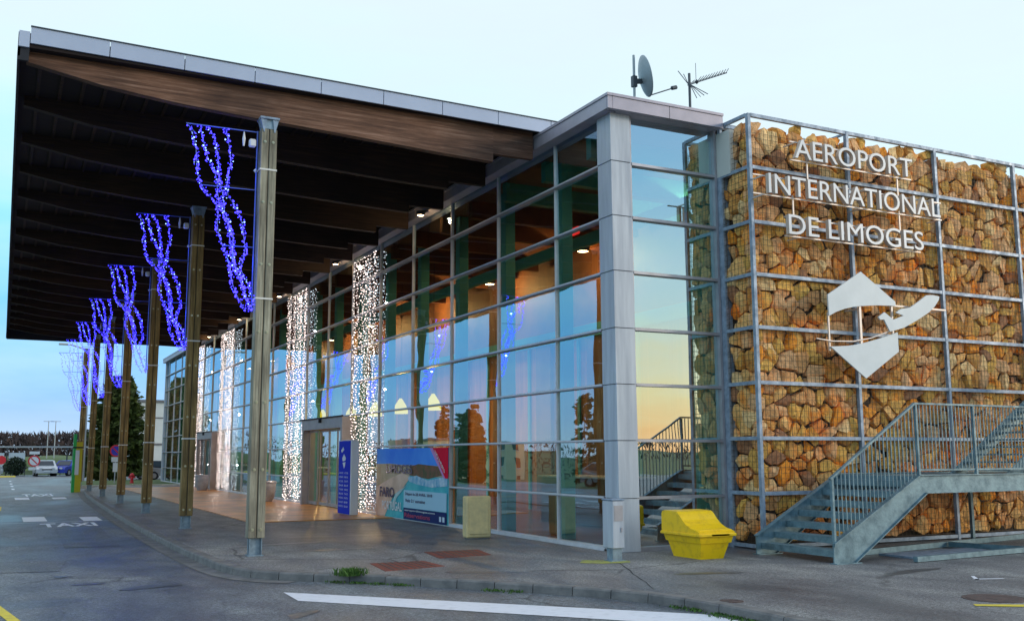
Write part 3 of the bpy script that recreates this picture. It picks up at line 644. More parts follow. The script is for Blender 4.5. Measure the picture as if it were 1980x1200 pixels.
# sliding door portals
def portal(y0, y1):
    d = MB()
    d.box(9.2, 9.62, y0, y0+.18, 0.02, 2.8); d.box(9.2, 9.62, y1-.18, y1, 0.02, 2.8)
    d.box(9.195, 9.62, y0-.005, y1+.005, 2.5, 2.83)
    p = part(d, 'entrance_portal', 'doorframe', term)
    d = MB(); d.box(9.14, 9.2, y0-.1, y1+.1, 2.83, 2.87, 'darktrim'); d.box(9.12, 9.195, (y0+y1)/2-.05, (y0+y1)/2+.05, 2.7, 2.83, 'darktrim'); part(d, 'door_rail', None, p)
    nleaf = 4; w = (y1-y0-.36)/nleaf
    for k in range(nleaf):
        a = y0+.18+k*w; off = .0 if k in (0, 3) else .06
        f = MB(); X = 9.42+off
        f.box(X, X+.04, a+.01, a+.06, .04, 2.48, 'doorframe'); f.box(X, X+.04, a+w-.06, a+w-.01, .04, 2.48, 'doorframe')
        f.box(X, X+.04, a+.06, a+w-.06, .04, .14, 'doorframe'); f.box(X, X+.04, a+.06, a+w-.06, 2.42, 2.48, 'doorframe')
        f.add([(X+.02, a+.06, .14), (X+.02, a+w-.06, .14), (X+.02, a+w-.06, 2.42), (X+.02, a+.06, 2.42)], [(3, 2, 1, 0)], 'glassF')
        part(f, 'door_leaf', None, p)
portal(29.6, 34.2); portal(51.0, 55.2)

# ---- advertising banner on the glass
def banner():
    ya, yb, z0, z1 = 27.0, 21.9, .02, 1.83          # left in the picture = far end
    X = 9.425
    root = empty('advertising_banner', (X, yb, 0), 'printed holiday banner with blue sky, beach and red corner on the lowest panes', 'banner')
    P = lambda u, v, d=0: (X-d, ya+(yb-ya)*u, z0+(z1-z0)*v)
    lay = [0]
    def poly(uv, col, name='printed_panel'):
        lay[0] += 1; mname = 'print_%02d' % lay[0]
        M[mname] = mat(mname, col[0], .75, c2=col[1] if len(col) > 1 else None, scale=col[2] if len(col) > 2 else 3, spec=.15) if len(col) > 1 else mat(mname, col[0], .75, spec=.15)
        q = MB(); d = .0025*lay[0]
        q.add([P(u, v, d) for u, v in uv], [tuple(range(len(uv)))], mname); return q
    allq = []
    allq.append(poly([(0, 0), (1, 0), (1, 1), (0, 1)], ((.06, .42, .52), (.12, .55, .60), 3)))             # sea base
    allq.append(poly([(0, .76), (1, .72), (1, 1), (0, 1)], ((.05, .24, .95), (.10, .36, 1.0), 1)))          # sky
    allq.append(poly([(0, .40), (0, .77), (.2, .78), (.45, .76), (.7, .77), (1, .75), (1, .62), (.72, .60), (.5, .62), (.4, .55), (.2, .45)], ((.46, .36, .24), (.56, .45, .32), 4)))   # hills
    allq.append(poly([(.5, .74), (.62, .78), (1, .74), (1, .66), (.75, .58), (.5, .62)], ((.28, .12, .08), (.10, .12, .06), 6)))
    allq.append(poly([(.12, .50), (.25, .58), (.40, .65), (.52, .60), (.48, .54), (.40, .42), (.28, .33), (.2, .15), (.14, 0), (0, 0), (0, .42)], ((.80, .58, .46), (.62, .43, .33), 3)))  # beach
    allq.append(poly([(.48, .59), (.6, .62), (.75, .56), (.99, .63), (.99, .50), (.8, .47), (.6, .50), (.50, .53)], ((.10, .38, .62), (.65, .78, .85), 4)))
    allq.append(poly([(.42, .44), (.48, .50), (.42, .42), (.33, .3), (.27, .14), (.24, .15), (.3, .34)], ((.55, .70, .72), (.35, .6, .62), 6)))
    allq.append(poly([(.81, 1), (1, 1), (1, .60), (.965, .60)], ((.80, .005, .04),)))
    allq.append(poly([(.775, 1), (.81, 1), (.965, .6), (.945, .6)], ((.62, .30, .62),)))
    allq.append(poly([(.43, .165), (.985, .165), (.985, .41), (.43, .41)], ((.42, .66, .80),)))
    allq.append(poly([(.43, 0.004), (.985, 0.004), (.985, .16), (.43, .16)], ((.02, .035, .14),)))
    allq.append(poly([(.9, .035), (.925, .035), (.925, .1), (.9, .1)], ((.6, .7, .8),)))
    allq.append(poly([(.94, .035), (.965, .035), (.965, .1), (.94, .1)], ((.6, .7, .8),)))
    b = MB()
    for q in allq: b.add(q.v, q.f, q.mats[0])
    part(b, 'printed_sheet', None, root)
    fr = MB(); fr.box(X+.002, X+.012, yb, ya, z0, z1, 'wpanel'); part(fr, 'backing_sheet', None, root)
    def tx(body, u, v, w, h, m, d, dz=0, skew=0):
        o = text_mesh(body, 1, 'banner_lettering', m, root, Matrix.Identity(4), offset=.018)
        c = [q.co for q in o.data.vertices]; a0, a1 = min(p.x for p in c), max(p.x for p in c); b0, b1 = min(p.y for p in c), max(p.y for p in c)
        for q in o.data.vertices:
            uu = (q.co.x-a0)/(a1-a0); vv = (q.co.y-b0)/(b1-b0)
            q.co = P(u+uu*w+skew*0, v+vv*h+skew*uu, d)
        o.matrix_parent_inverse = Matrix.Translation(-root.location); return o
    M['navy'] = mat('navy_print', (.02, .02, .10), .4)
    tx('LIMOGES', .17, .64, .38, .13, 'navy', .036)
    tx('FARO', .07, .285, .22, .15, 'navy', .036)
    tx('PORTUGAL', .11, .10, .30, .13, 'wpanel', .036)
    tx('Départ le 28 AVRIL 2018', .455, .33, .36, .05, 'navy', .037)
    tx('Vols 2 / semaine', .455, .245, .27, .045, 'navy', .037)
    M['magenta'] = mat('magenta_print', (.45, .02, .10), .4)
    tx('Réservations', .45, .035, .34, .06, 'magenta', .037)
    tx('aeroportlimoges.com', .45, .115, .4, .03, 'wpanel', .037)
    tx('NOUVEAU', .845, .92, .12, .06, 'wpanel', .037, skew=-.26)
banner()

# ================================================================== CANOPY
can = empty('entrance_canopy', (3.88, 17.2, 0), 'huge dark timber canopy with pale metal edge on a row of tall wooden columns', 'canopy')
CY0, CY1 = 17.0, 57.2
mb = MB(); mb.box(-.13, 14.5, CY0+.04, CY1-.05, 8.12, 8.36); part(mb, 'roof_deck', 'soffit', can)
mb = MB(); 
for k in range(-1, 12):
    x0 = max(.0, 1.19*k); x1 = 1.19*(k+1)
    if x1 <= x0: continue
    zt0, zt1 = 8.455-.0128*x0, 8.455-.0128*x1; zb0, zb1 = 8.185-.012*x0, 8.185-.012*x1
    g = .007
    v = [(x0+g, CY0, zb0), (x1-g, CY0, zb1), (x1-g, CY0, zt1), (x0+g, CY0, zt0), (x0+g, CY0+.035, zb0), (x1-g, CY0+.035, zb1), (x1-g, CY0+.035, zt1), (x0+g, CY0+.035, zt0)]
    mb.add(v, [(0, 1, 2, 3), (7, 6, 5, 4), (0, 4, 5, 1), (3, 2, 6, 7), (0, 3, 7, 4), (1, 5, 6, 2)], 'canopy_fascia')
    mb.bar((x0, CY0+.01, zt0+.008), (x1, CY0+.01, zt1+.008), .06, .016, 'antenna')
mb.box(-.16, -.004, CY0+.002, CY0+.05, 8.11, 8.37, 'canopy_fascia')
part(mb, 'metal_fascia', None, can)
mb = MB(); mb.box(-.17, -.13, CY0+.05, CY1, 7.96, 8.36, 'darktrim'); mb.box(-.168, .0, CY0+.05, CY0+.10, 7.9, 8.11, 'darktrim')
mb.box(-.13, 14.4, CY1-.06, CY1, 7.62, 8.4, 'darktrim'); mb.box(-.168, -.13, CY1-1.6, CY1+.02, 7.66, 7.958, 'darktrim')
part(mb, 'edge_trim', None, can)
prof = [(-.03, 7.94), (1.13, 7.74), (2.37, 7.625), (3.69, 7.56), (4.62, 7.53), (5.59, 7.49), (7.15, 7.42), (8.32, 7.39)]
for k in range(17):
    Y = 17.16+2.375*k+(.13 if k == 0 else 0)
    mb = MB(); top = [(8.32, 8.118), (-.03, 8.118)]
    mb.prism(prof+top, lambda a, b, t: (a, t, b), Y-.08, Y+.08)
    if k == 0:
        mb2 = MB()
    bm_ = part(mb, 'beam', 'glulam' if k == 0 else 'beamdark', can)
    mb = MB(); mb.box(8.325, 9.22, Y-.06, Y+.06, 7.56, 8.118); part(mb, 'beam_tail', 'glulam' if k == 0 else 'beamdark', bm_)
# purlin boards across beams (fine battens on the soffit)
mb = MB()
for k in range(26): mb.box(.15+k*.36, .21+k*.36, CY0+.3, CY1-.1, 8.09, 8.118)
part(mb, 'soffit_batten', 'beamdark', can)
CX = 3.875
def column():
    # origin at 3.89,17.2
    c = MB()
    for sx in (-1, 1):
        c.box(sx*.012 if sx > 0 else -.165, .165 if sx > 0 else -.012, -.15, .15, .29, 7.36, bev=.012)
    o = c.build('timber_column', 'post', can); return o
BOLT = [None]
def make_col(i, Y):
    x0 = CX-can.location.x; y0 = Y-can.location.y
    def child(mb, name, m, parent): 
        o = mb.build(name, m, parent); return o
    c = MB(); c.box(-.14, -.01, -.10, .10, .29, 7.36, bev=.01); c.box(.01, .14, -.10, .10, .29, 7.36, bev=.01)
    o = child(c, 'timber_column', 'post' if i == 0 else 'postb', can); o.location = (x0, y0, 0)
    g = MB(); g.box(-.009, .009, -.085, .085, .3, 7.35); child(g, 'steel_core', 'groove', o)
    cp = MB()
    cp.prism([(-.165, 7.56), (-.10, 7.30), (-.085, 7.30), (-.05, 7.56)], lambda a, b, t: (a, t, b), -.115, .115, 'galv')
    cp.prism([(.165, 7.56), (.10, 7.30), (.085, 7.30), (.05, 7.56)], lambda a, b, t: (a, t, b), -.115, .115, 'galv')
    cp.box(-.075, .075, -.09, .09, 7.365, 7.56, 'footsteel'); cp.box(-.17, .17, -.14, .14, 7.535, 7.57, 'galv')
    child(cp, 'column_cap', None, o)
    ft = MB(); ft.box(-.105, .105, -.02, .02, .0, .285); ft.box(-.105, -.09, -.08, .08, .0, .285); ft.box(.09, .105, -.08, .08, 0, .285); ft.box(-.13, .13, -.12, .12, 0, .02)
    ft.lathe([(.022, 0), (.022, .02), (.012, .03)], (0, 0, 0), 8) if False else None
    child(ft, 'column_foot', 'footsteel', o)
    for z in [.43, 1.42, 2.55, 3.75, 4.93, 6.03, 7.12]:
        for sx in (-.07, .07):
            if i == 0 and BOLT[0] is not None or i > 0:
                bo = BOLT[0].copy(); COL.objects.link(bo); bo.parent = o; bo.location = (sx, 0, z); continue
            bl = MB()
            for (r, d0, d1) in ((.026, -.108, -.101), (.013, -.122, -.108)):
                vs = []; n = 10
                for d in (d0, d1):
                    for q in range(n): vs.append((r*math.cos(q*.6283), d, r*math.sin(q*.6283)))
                bl.add(vs, [(q, (q+1) % n, n+(q+1) % n, n+q) for q in range(n)]+[tuple(range(n)), tuple(range(n, 2*n))[::-1]])
            BOLT[0] = child(bl, 'bolt', 'bolt', o); BOLT[0].location = (sx, 0, z)
    st = MB()
    for z in (6.62, 4.33, 2.05 if i else 6.62):
        for a, b in (((-.146, -.106), (.146, -.106)), ((.146, -.106), (.146, .106)), ((.146, .106), (-.146, .106)), ((-.146, .106), (-.146, -.106))):
            st.bar((a[0], a[1], z), (b[0], b[1], z), .008, .03)
        if i == 0 and z == 4.33: break
    child(st, 'strap', 'strap', o)
for i in range(7): make_col(i, 17.2+7.125*i)

# ---- downlights
proto = None
for i in range(5):
    y = 23.1+7.3*i
    lab = ['nearest the camera, over the banner', 'second from the camera, over the nearest light curtain', 'third from the camera, beyond the front column', 'fourth from the camera', 'farthest from the camera'][i]
    if proto is None:
        proto = empty('downlight', (9.12, y, 7.7), '', 'downlight', 'warm downlights under the terminal fascia')
        mb = MB(); mb.lathe([(.08, 0), (.11, .0), (.11, .10), (.02, .12)], (0, 0, -.03), 14); mb.build('housing', 'darktrim', proto)
        mb = MB(); mb.lathe([(.075, -.004), (.075, .0)], (0, 0, -.032), 14); mb.build('lens', 'lampglow', proto)
        mb = MB(); mb.bar((0, 0, .08), (.15, 0, .09), .03, .03); mb.build('bracket', 'darktrim', proto)
        o = proto
    else: o = copy_tree(proto); o.location.y = y
    o['label'] = 'warm lit downlight under the fascia, ' + lab
    plight((9.12, y, 7.6), 14, (1, .66, .32), .05, name='downlight_bulb')

# ================================================================== BLUE MOTIFS
SL = [[(-1.36, 7.26), (-1.28, 7.1), (-1.22, 6.85), (-1.2, 6.53), (-1.14, 6.29), (-1.02, 6.11), (-.86, 5.96), (-.81, 5.78), (-.82, 5.57), (-.77, 5.33), (-.72, 5.22), (-.63, 5.0), (-.56, 4.78), (-.52, 4.52), (-.38, 4.26), (-.29, 4.11)],
      [(-1.17, 7.25), (-1.08, 6.93), (-.99, 6.65), (-.87, 6.47), (-.84, 6.18), (-.8, 5.98), (-.68, 5.68), (-.56, 5.46), (-.53, 5.27), (-.56, 5.1), (-.49, 4.83), (-.35, 4.57), (-.3, 4.35), (-.2, 4.13)],
      [(-1.04, 7.27), (-.91, 7.06), (-.85, 6.73), (-.82, 6.44), (-.78, 6.26), (-.73, 6.04), (-.72, 5.86), (-.63, 5.64), (-.61, 5.37), (-.52, 5.06), (-.46, 4.75), (-.33, 4.48), (-.23, 4.22)],
      [(-.73, 7.26), (-.67, 6.99), (-.63, 6.73), (-.66, 6.47), (-.69, 6.17), (-.59, 6.02), (-.45, 5.78), (-.38, 5.55), (-.36, 5.35), (-.33, 5.15), (-.38, 4.93), (-.39, 4.75), (-.29, 4.65), (-.21, 4.43), (-.16, 4.18)]]
def motif():
    r = empty('blue_light_motif', (CX, 17.2, 0), '', 'light decoration', 'blue Christmas light motifs on the columns')
    f = MB()
    f.tube([(-1.4, 0, 7.29), (-.2, 0, 7.30)], .012); f.tube([(-.185, 0, 7.32), (-.185, 0, 4.1)], .014)
    f.tube([(-1.1, 0, 6.24), (-.185, 0, 6.25)], .009); f.tube([(-.72, 0, 5.22), (-.185, 0, 5.23)], .009)
    f.tube([(-1.4, 0, 7.29), (-1.22, 0, 7.12)], .008)
    f.build('frame', 'frameblue', r)
    q = MB(); q.box(-.33, -.21, -.05, .05, 7.02, 7.16, 'wpanel', bev=.02); q.build('junction_box', None, r)
    q = MB(); q.tube([(-.42, 0, 7.28), (-.42, 0, 7.15), (-.42, 0, 7.02)], [.008, .03, .015], 8, 'wpanel'); q.build('plug', None, r)
    q = MB(); q.octa((-.20, 0, 6.60), .04, 'wpanel'); q.build('clamp', None, r)
    rr = random.Random(3)
    for s in SL:
        c = catmull([(a, 0, b) for a, b in s], .045)
        g = MB(); g.tube([p for p in c[::4]]+[c[-1]], .004, 4, 'frameblue')
        for p in c:
            for _ in range(4):
                if rr.random() < .86:
                    a = rr.uniform(0, 6.28); d = .045*rr.random()**.5
                    g.octa((p.x+d*math.cos(a), rr.uniform(-.03, .03), p.z+d*math.sin(a)+rr.uniform(-.02, .02)), rr.choice((.008, .010, .012, .017)), 'bulbb2' if rr.random() < .10 else 'bulbb')
        g.build('light_string', None, r)
    return r
mo = motif()
labs = ['on the nearest column, the largest', 'on the second column from the camera', 'on the third column from the camera', 'on the fourth column from the camera', 'on the fifth column from the camera', 'on the sixth column, second farthest', 'on the farthest column, against the sky']
for i in range(7):
    o = mo if i == 0 else copy_tree(mo)
    o.location = (CX, 17.2+7.125*i, 0); o['label'] = 'wavy blue fairy light motif ' + labs[i]
    if i < 4: plight((CX-.55, 17.15+7.125*i, 5.0), 7, (.05, .1, 1), .03, name='motif_glow'); plight((CX-.8, 17.15+7.125*i, 6.6), 5, (.05, .1, 1), .03, name='motif_glow')

# ================================================================== WHITE CURTAINS
def curtain(y0, y1, label, seed):
    y0 *= 1.018; y1 *= 1.018
    r = empty('light_curtain', (9.37, (y0+y1)/2, 0), label, 'light curtain', 'white fairy light curtains on the glass front')
    rr = random.Random(seed); n = int((y1-y0)/.14); hw = (y1-y0)/2
    for k in range(n):
        y = -hw+(k+.5)*(y1-y0)/n+rr.uniform(-.04, .04); g = MB(); zb = rr.uniform(.05, .35); zt = 7.62
        x0 = rr.uniform(-.04, .04)
        g.tube([(x0, y, zt), (x0*.5, y+rr.uniform(-.03, .03), 4), (x0, y, zb)], .0025, 3, 'cablew')
        z = zt
        while z > zb:
            z -= rr.uniform(.06, .13)
            g.octa((x0+rr.uniform(-.03, .03), y+rr.uniform(-.07, .07), z), rr.choice((.009, .012, .015, .021)), 'bulbw')
        g.build('light_string', None, r)
    b = MB(); b.tube([(0, -hw, 7.63), (0, hw, 7.63)], .012); b.build('top_cable', 'darktrim', r)
    for z in (1.2, 3.6, 6.2): plight((9.0, (y0+y1)/2, z), 9, (1, .80, .70), .03, name='curtain_glow')
curtain(26.7, 28.8, 'white fairy light curtain nearest the camera, beside the blue totem', 1)
curtain(33.9, 36.7, 'white fairy light curtain between the front column and the nearer door', 2)
curtain(46.3, 49.5, 'white fairy light curtain between the two nearest columns', 3)
curtain(53.9, 56.6, 'farthest white fairy light curtain, partly behind the second column', 4)

# ---- pendants inside
for i, y in enumerate((28.2, 31.0, 33.5, 36.2, 40.0)):
    if i == 0:
        p0 = empty('pendant_lamp', (11.6, y, 3.0), '', 'pendant lamp', 'yellow pendant lamps inside the hall')
        mb = MB(); mb.lathe([(.25, 0), (.24, .1), (.18, .28), (.09, .42), (.04, .5)], (0, 0, 0), 14); mb.build('lamp_shade', 'pendant', p0, smooth=True)
        mb = MB(); mb.tube([(0, 0, .5), (0, 0, 4.6)], .008, 5); mb.build('cord', 'darktrim', p0)
        o = p0
    else: o = copy_tree(p0); o.location.y = y
    o['label'] = 'yellow bell shaped pendant lamp inside the hall, ' + ['nearest the camera', 'second from the camera', 'third from the camera', 'fourth from the camera', 'fifth and farthest'][i]
    plight((11.6, y, 2.9), 110, (1, .62, .22), .05, name='pendant_bulb')
# unseen warm lamps added high up to brighten the hall
for i in range(9):
    y = 16.8+i*5.8
    if i == 0:
        p1 = empty('added_hall_lamp', (13.6, y, 7.05), '', 'added fill lamp', 'warm fill lamps added inside the hall')
        mb = MB(); mb.lathe([(.16, 0), (.18, .04), (.18, .12), (.05, .14)], (0, 0, 0), 14); mb.build('housing', 'darktrim', p1)
        mb = MB(); mb.lathe([(.14, -.004), (.14, -.001)], (0, 0, 0), 14); mb.build('lens', 'lampglow', p1)
        o = p1
    else: o = copy_tree(p1); o.location.y = y
    o['label'] = 'round warm lamp added high in the hall to brighten it, number %s from the glass corner' % ['one', 'two', 'three', 'four', 'five', 'six', 'seven', 'eight', 'nine'][i]
    plight((13.6, y, 6.95), 190, (1, .58, .22), .06, name='added_hall_light')

# ================================================================== GABION WALL
GX, GY = 11.86, 13.82; PSP = 2.43; NP = 6
SZ = [7.84, 6.85, 5.83, 4.86, 3.90, 2.91, 1.93, .97, .06]
gab = empty('gabion_wall', (GX, GY, 0), 'tall wall of ochre and brown rubble in a grey steel grid behind wire mesh', 'wall')
def clip(poly, px, py, nx, ny):
    o = []
    for i in range(len(poly)):
        a, b = poly[i], poly[(i+1) % len(poly)]
        da = (a[0]-px)*nx+(a[1]-py)*ny; db = (b[0]-px)*nx+(b[1]-py)*ny
        if da <= 0: o.append(a)
        if (da < 0 < db) or (db < 0 < da):
            t = da/(da-db); o.append((a[0]+(b[0]-a[0])*t, a[1]+(b[1]-a[1])*t))
    return o
def stones(u0, u1, z0, z1, f, place, seed, sx=.275, sz=.20, ragged=None):
    rr = random.Random(seed); pts = []
    nu = int((u1-u0)/sx)+1; nz = int((z1-z0)/sz)+1
    for j in range(-1, nz+2):
        for i in range(-1, nu+2):
            if rr.random() < .26: continue
            pts.append((u0+(i+.5+(j % 2)*.5+rr.uniform(-.42, .42))*sx, z0+(j+.5+rr.uniform(-.40, .40))*sz))
    grid = {}
    for k, p in enumerate(pts): grid.setdefault((int(p[0]//.4), int(p[1]//.4)), []).append(k)
    for k, p in enumerate(pts):
        if not (u0 < p[0] < u1 and z0 < p[1] < z1): continue
        poly = [(p[0]-.38, p[1]-.3), (p[0]+.38, p[1]-.3), (p[0]+.38, p[1]+.3), (p[0]-.38, p[1]+.3)]
        ci, cj = int(p[0]//.4), int(p[1]//.4)
        for a in (-2, -1, 0, 1, 2):
            for b in (-2, -1, 0, 1, 2):
                for q in grid.get((ci+a, cj+b), ()):
                    if q == k: continue
                    w = pts[q]; dx, dy = w[0]-p[0], w[1]-p[1]
                    if dx*dx+dy*dy > 1.0: continue
                    poly = clip(poly, (p[0]+w[0])/2, (p[1]+w[1])/2, dx, dy)
                    if len(poly) < 3: break
        for (px, py, nx, ny) in ((u0, 0, -1, 0), (u1, 0, 1, 0), (0, z0, 0, -1), (0, z1, 0, 1)):
            poly = clip(poly, px, py, nx, ny)
            if len(poly) < 3: break
        if len(poly) < 3: continue
        cx = sum(a for a, b in poly)/len(poly); cz = sum(b for a, b in poly)/len(poly)
        if ragged and ragged(cx, cz, rr): continue
        # drop near-duplicate vertices, round corners with jittered midpoints
        ring = []
        n = len(poly)
        for i in range(n):
            a, b = poly[i], poly[(i+1) % n]
            ln = math.hypot(a[0]-b[0], a[1]-b[1])
            if ln < .02: continue
            c = .11
            ring.append((a[0]+(b[0]-a[0])*c, a[1]+(b[1]-a[1])*c))
            if ln > .13: ring.append(((a[0]+b[0])/2+rr.uniform(-.012, .012), (a[1]+b[1])/2+rr.uniform(-.012, .012)))
            ring.append((a[0]+(b[0]-a[0])*(1-c), a[1]+(b[1]-a[1])*(1-c)))
        n = len(ring)
        if n < 4: continue
        gap = rr.choice((.004, .009, .014, .024)); sc = 1-gap*2/.22
        base = rr.uniform(.0, .05) if rr.random() < .85 else rr.uniform(.06, .12)
        tx, tz = rr.uniform(-.8, .8), rr.uniform(-.7, .5)
        ins = rr.uniform(.72, .95)
        kx, kz = cx+rr.uniform(-.05, .05), cz+rr.uniform(-.03, .05)
        vs = []; 
        for a, b in ring: vs.append(f(cx+(a-cx)*sc, cz+(b-cz)*sc, base+.16))
        for a, b in ring:
            s2 = sc*rr.uniform(.97, 1.0); vs.append(f(cx+(a-cx)*s2, cz+(b-cz)*s2, base+.035+rr.uniform(0, .03)))
        for a, b in ring:
            s2 = ins*rr.uniform(.9, 1.05); a2, b2 = kx+(a-cx)*s2, kz+(b-cz)*s2
            vs.append(f(a2, b2, max(.004, base+tx*(a2-cx)*.5+tz*(b2-cz)*.5+rr.uniform(-.012, .02))))
        vs.append(f(kx, kz, max(.002, base-rr.uniform(0, .015))))
        fs = []
        for i in range(n):
            j = (i+1) % n
            fs += [(i, j, n+j, n+i), (n+i, n+j, 2*n+j, 2*n+i), (2*n+i, 2*n+j, 3*n)]
        place(cx, cz).add(vs, fs)
nb = NP
mbs = {}
def place_main(u, z):
    b = min(nb-1, int((u-GX)//PSP)); r = next((k for k in range(8) if z > SZ[k+1]), 7)
    return mbs.setdefault((b, r), MB())
top_rag = lambda u, z, rr: z > 7.75+.035*math.sin(u*3.1)+.03*math.sin(u*7.7+1)
stones(GX+.05, GX+PSP*nb, .1, 7.84, lambda u, z, d: (u, GY+.035+d, z), place_main, 11, ragged=top_rag)
for k in sorted(mbs): part(mbs[k], 'stone_fill', 'stone', gab)
mbs2 = {}
def place_side(u, z):
    r = next((k for k in range(8) if z > SZ[k+1]), 7); return mbs2.setdefault(r, MB())
stones(GY+.05, 14.62, .1, 7.80, lambda u, z, d: (GX+.035+d, u, z), place_side, 5, sx=.36, sz=.17, ragged=lambda u, z, rr: z > 7.70)
for k in sorted(mbs2): part(mbs2[k], 'stone_fill', 'stone', gab)
mb = MB(); mb.box(GX+.17, GX+PSP*nb, GY+.17, 14.98, .05, 7.50); part(mb, 'gap_shade_backing', 'gabback', gab)  # dark box added behind the stones so the gaps look shaded
fr = MB()
for i in range(NP+1):
    x = GX+i*PSP; fr.box(x-.008, x+.056, GY-.045, GY+.03, 0, 7.86)
for k, z in enumerate(SZ):
    h = .032
    fr.box(GX+.068, GX+PSP*NP, GY-.038, GY+.03, z-h, z+h)
    fr.box(GX-.01, GX+.03, GY+.03, 14.60, z-h, z+h)
fr.box(GX-.012, GX+.04, 14.58, 14.66, 0, 7.86)
fr.box(GX+.068, GX+PSP*NP, 14.5, 14.56, 7.80, 7.86); 
for i in range(NP+1): fr.box(GX+i*PSP, GX+i*PSP+.05, GY+.03, 14.5, 7.81, 7.85)
part(fr, 'steel_grid', 'galv', gab)
w = MB()
x = GX+.1
while x < GX+PSP*NP: w.box(x-.0026, x+.0026, GY+.012, GY+.018, .06, 7.6); x += .1
z = .12
while z < 7.6: w.box(GX+.06, GX+PSP*NP, GY+.006, GY+.012, z-.0026, z+.0026); z += .1
y = GY+.1
while y < 14.58: w.box(GX+.012, GX+.017, y-.0026, y+.0026, .06, 7.6); y += .1
z = .12
while z < 7.6: w.box(GX+.006, GX+.012, GY+.03, 14.6, z-.0026, z+.0026); z += .1
part(w, 'wire_mesh', 'wire', gab)

# ---- lettering
def wall_text(body, x0, x1, z0, z1, root, name='lettering'):
    Y = 13.43
    o = text_mesh(body, 1, name, 'white', root, Matrix.Identity(4), extrude=.04, offset=.0, side='letterside')
    c = [q.co for q in o.data.vertices]; a0, a1 = min(p.x for p in c), max(p.x for p in c); b0, b1 = min(p.y for p in c), max(p.y for p in c)
    me = o.data
    idx = [0 if p.normal.z > .9 else 1 for p in me.polygons]
    for q in me.vertices: q.co = ((q.co.x-a0)/(a1-a0)*(x1-x0)+x0-root.location.x, Y-q.co.z-root.location.y, (q.co.y-b0)/(b1-b0)*(z1-z0)+z0-root.location.z)
    me.polygons.foreach_set('material_index', idx)
    # one mesh per letter
    par = list(range(len(me.vertices)))
    def fnd(a):
        while par[a] != a: par[a] = par[par[a]]; a = par[a]
        return a
    for e in me.edges: par[fnd(e.vertices[0])] = fnd(e.vertices[1])
    gl = {}
    for p, mi in zip(me.polygons, idx): gl.setdefault(fnd(p.vertices[0]), []).append((tuple(p.vertices), mi))
    # front and back caps of one glyph share x-range: merge groups that overlap in x
    gs = []
    for k, fs in gl.items():
        xs = [me.vertices[v].co.x for f, _ in fs for v in f]; gs.append([min(xs), max(xs), fs])
    gs.sort(key=lambda g: g[0]); out_ = []
    for g in gs:
        if out_ and g[0] < out_[-1][1]-.02 and (g[1]-g[0] < .02 or min(g[1], out_[-1][1])-g[0] > .5*(g[1]-g[0])): out_[-1][1] = max(out_[-1][1], g[1]); out_[-1][2] += g[2]
        else: out_.append(g)
    for g in out_:
        mbx = MB(); ids = {}
        for f, mi in g[2]:
            for v in f:
                if v not in ids: ids[v] = len(mbx.v); mbx.v.append(tuple(me.vertices[v].co))
        for f, mi in g[2]:
            m_ = 'white' if mi == 0 else 'letterside'; mbx.f.append(tuple(ids[v] for v in f)); mbx.mi.append(mbx._m(m_))
        mbx.build('letter', None, root)
    bpy.data.objects.remove(o)
sg = empty('airport_sign', (11.66, 13.43, 5.5), 'three lines of white raised capitals reading AEROPORT INTERNATIONAL DE LIMOGES on the stone wall', 'sign')
wall_text('AEROPORT', 12.60, 15.62, 7.0, 7.37, sg); wall_text('INTERNATIONAL', 11.95, 16.33, 6.27, 6.64, sg); wall_text('DE LIMOGES', 12.38, 15.80, 5.56, 5.93, sg)
mb = MB()
for (x0, x1, z0, z1) in ((12.56, 15.66, 6.985, 7.33), (11.66, 16.46, 6.255, 6.60), (12.36, 15.8, 5.545, 5.89)):
    for z in (z0, z1): mb.box(x0, x1, 13.476, 13.496, z-.012, z+.012)
for x, a, b in ((12.98, 6.6, 7.0), (15.3, 6.6, 7.0), (12.6, 5.9, 6.27), (15.3, 5.9, 6.27)): mb.box(x-.014, x+.014, 13.497, 13.517, a-.05, b+.05)
for x in (11.9, 14.29, 16.4):
    for z in (6.255, 6.60): mb.box(x-.012, x+.012, 13.497, 13.80, z-.012, z+.012)
for x in (12.7, 15.5):
    for z in (7.33, 5.545): mb.box(x-.012, x+.012, 13.497, 13.80, z-.012, z+.012)
part(mb, 'mounting_rail', 'signbar', sg)
# ---- emblem
em = empty('wall_emblem', (14.1, 13.43, 3.0), 'white metal emblem of a split hexagon with a wing shape on the stone wall', 'emblem')
fz = lambda a, b, t: (a, t, b)
mb = MB(); mb.prism([(14.09, 5.01), (13.24, 4.52), (13.25, 4.13), (13.42, 4.21), (13.63, 4.28), (13.85, 4.33), (14.06, 4.36), (14.46, 4.40), (14.95, 4.42), (14.94, 4.50)][::-1], fz, 13.40, 13.43); part(mb, 'upper_panel', 'logo', em)
mb = MB(); mb.prism([(13.25, 3.57), (14.09, 3.02), (14.96, 3.55), (14.96, 3.92), (14.77, 3.86), (14.57, 3.8), (14.3, 3.73), (14.1, 3.68), (13.85, 3.63), (13.64, 3.60)], fz, 13.40, 13.43); part(mb, 'lower_panel', 'logo', em)
mb = MB(); mb.prism([(14.42, 4.17), (14.58, 4.27), (14.70, 4.20), (14.80, 4.14), (14.95, 4.19), (15.08, 4.235), (14.88, 4.28), (15.02, 4.36), (15.26, 4.40), (15.50, 4.53), (15.73, 4.67), (15.9, 4.685), (16.08, 4.67), (16.06, 4.6), (15.93, 4.46), (15.77, 4.34), (15.42, 4.16), (15.06, 4.0), (14.70, 3.91), (14.56, 4.13), (14.46, 4.12)][::-1], fz, 13.34, 13.37); part(mb, 'wing_panel', 'logo', em)
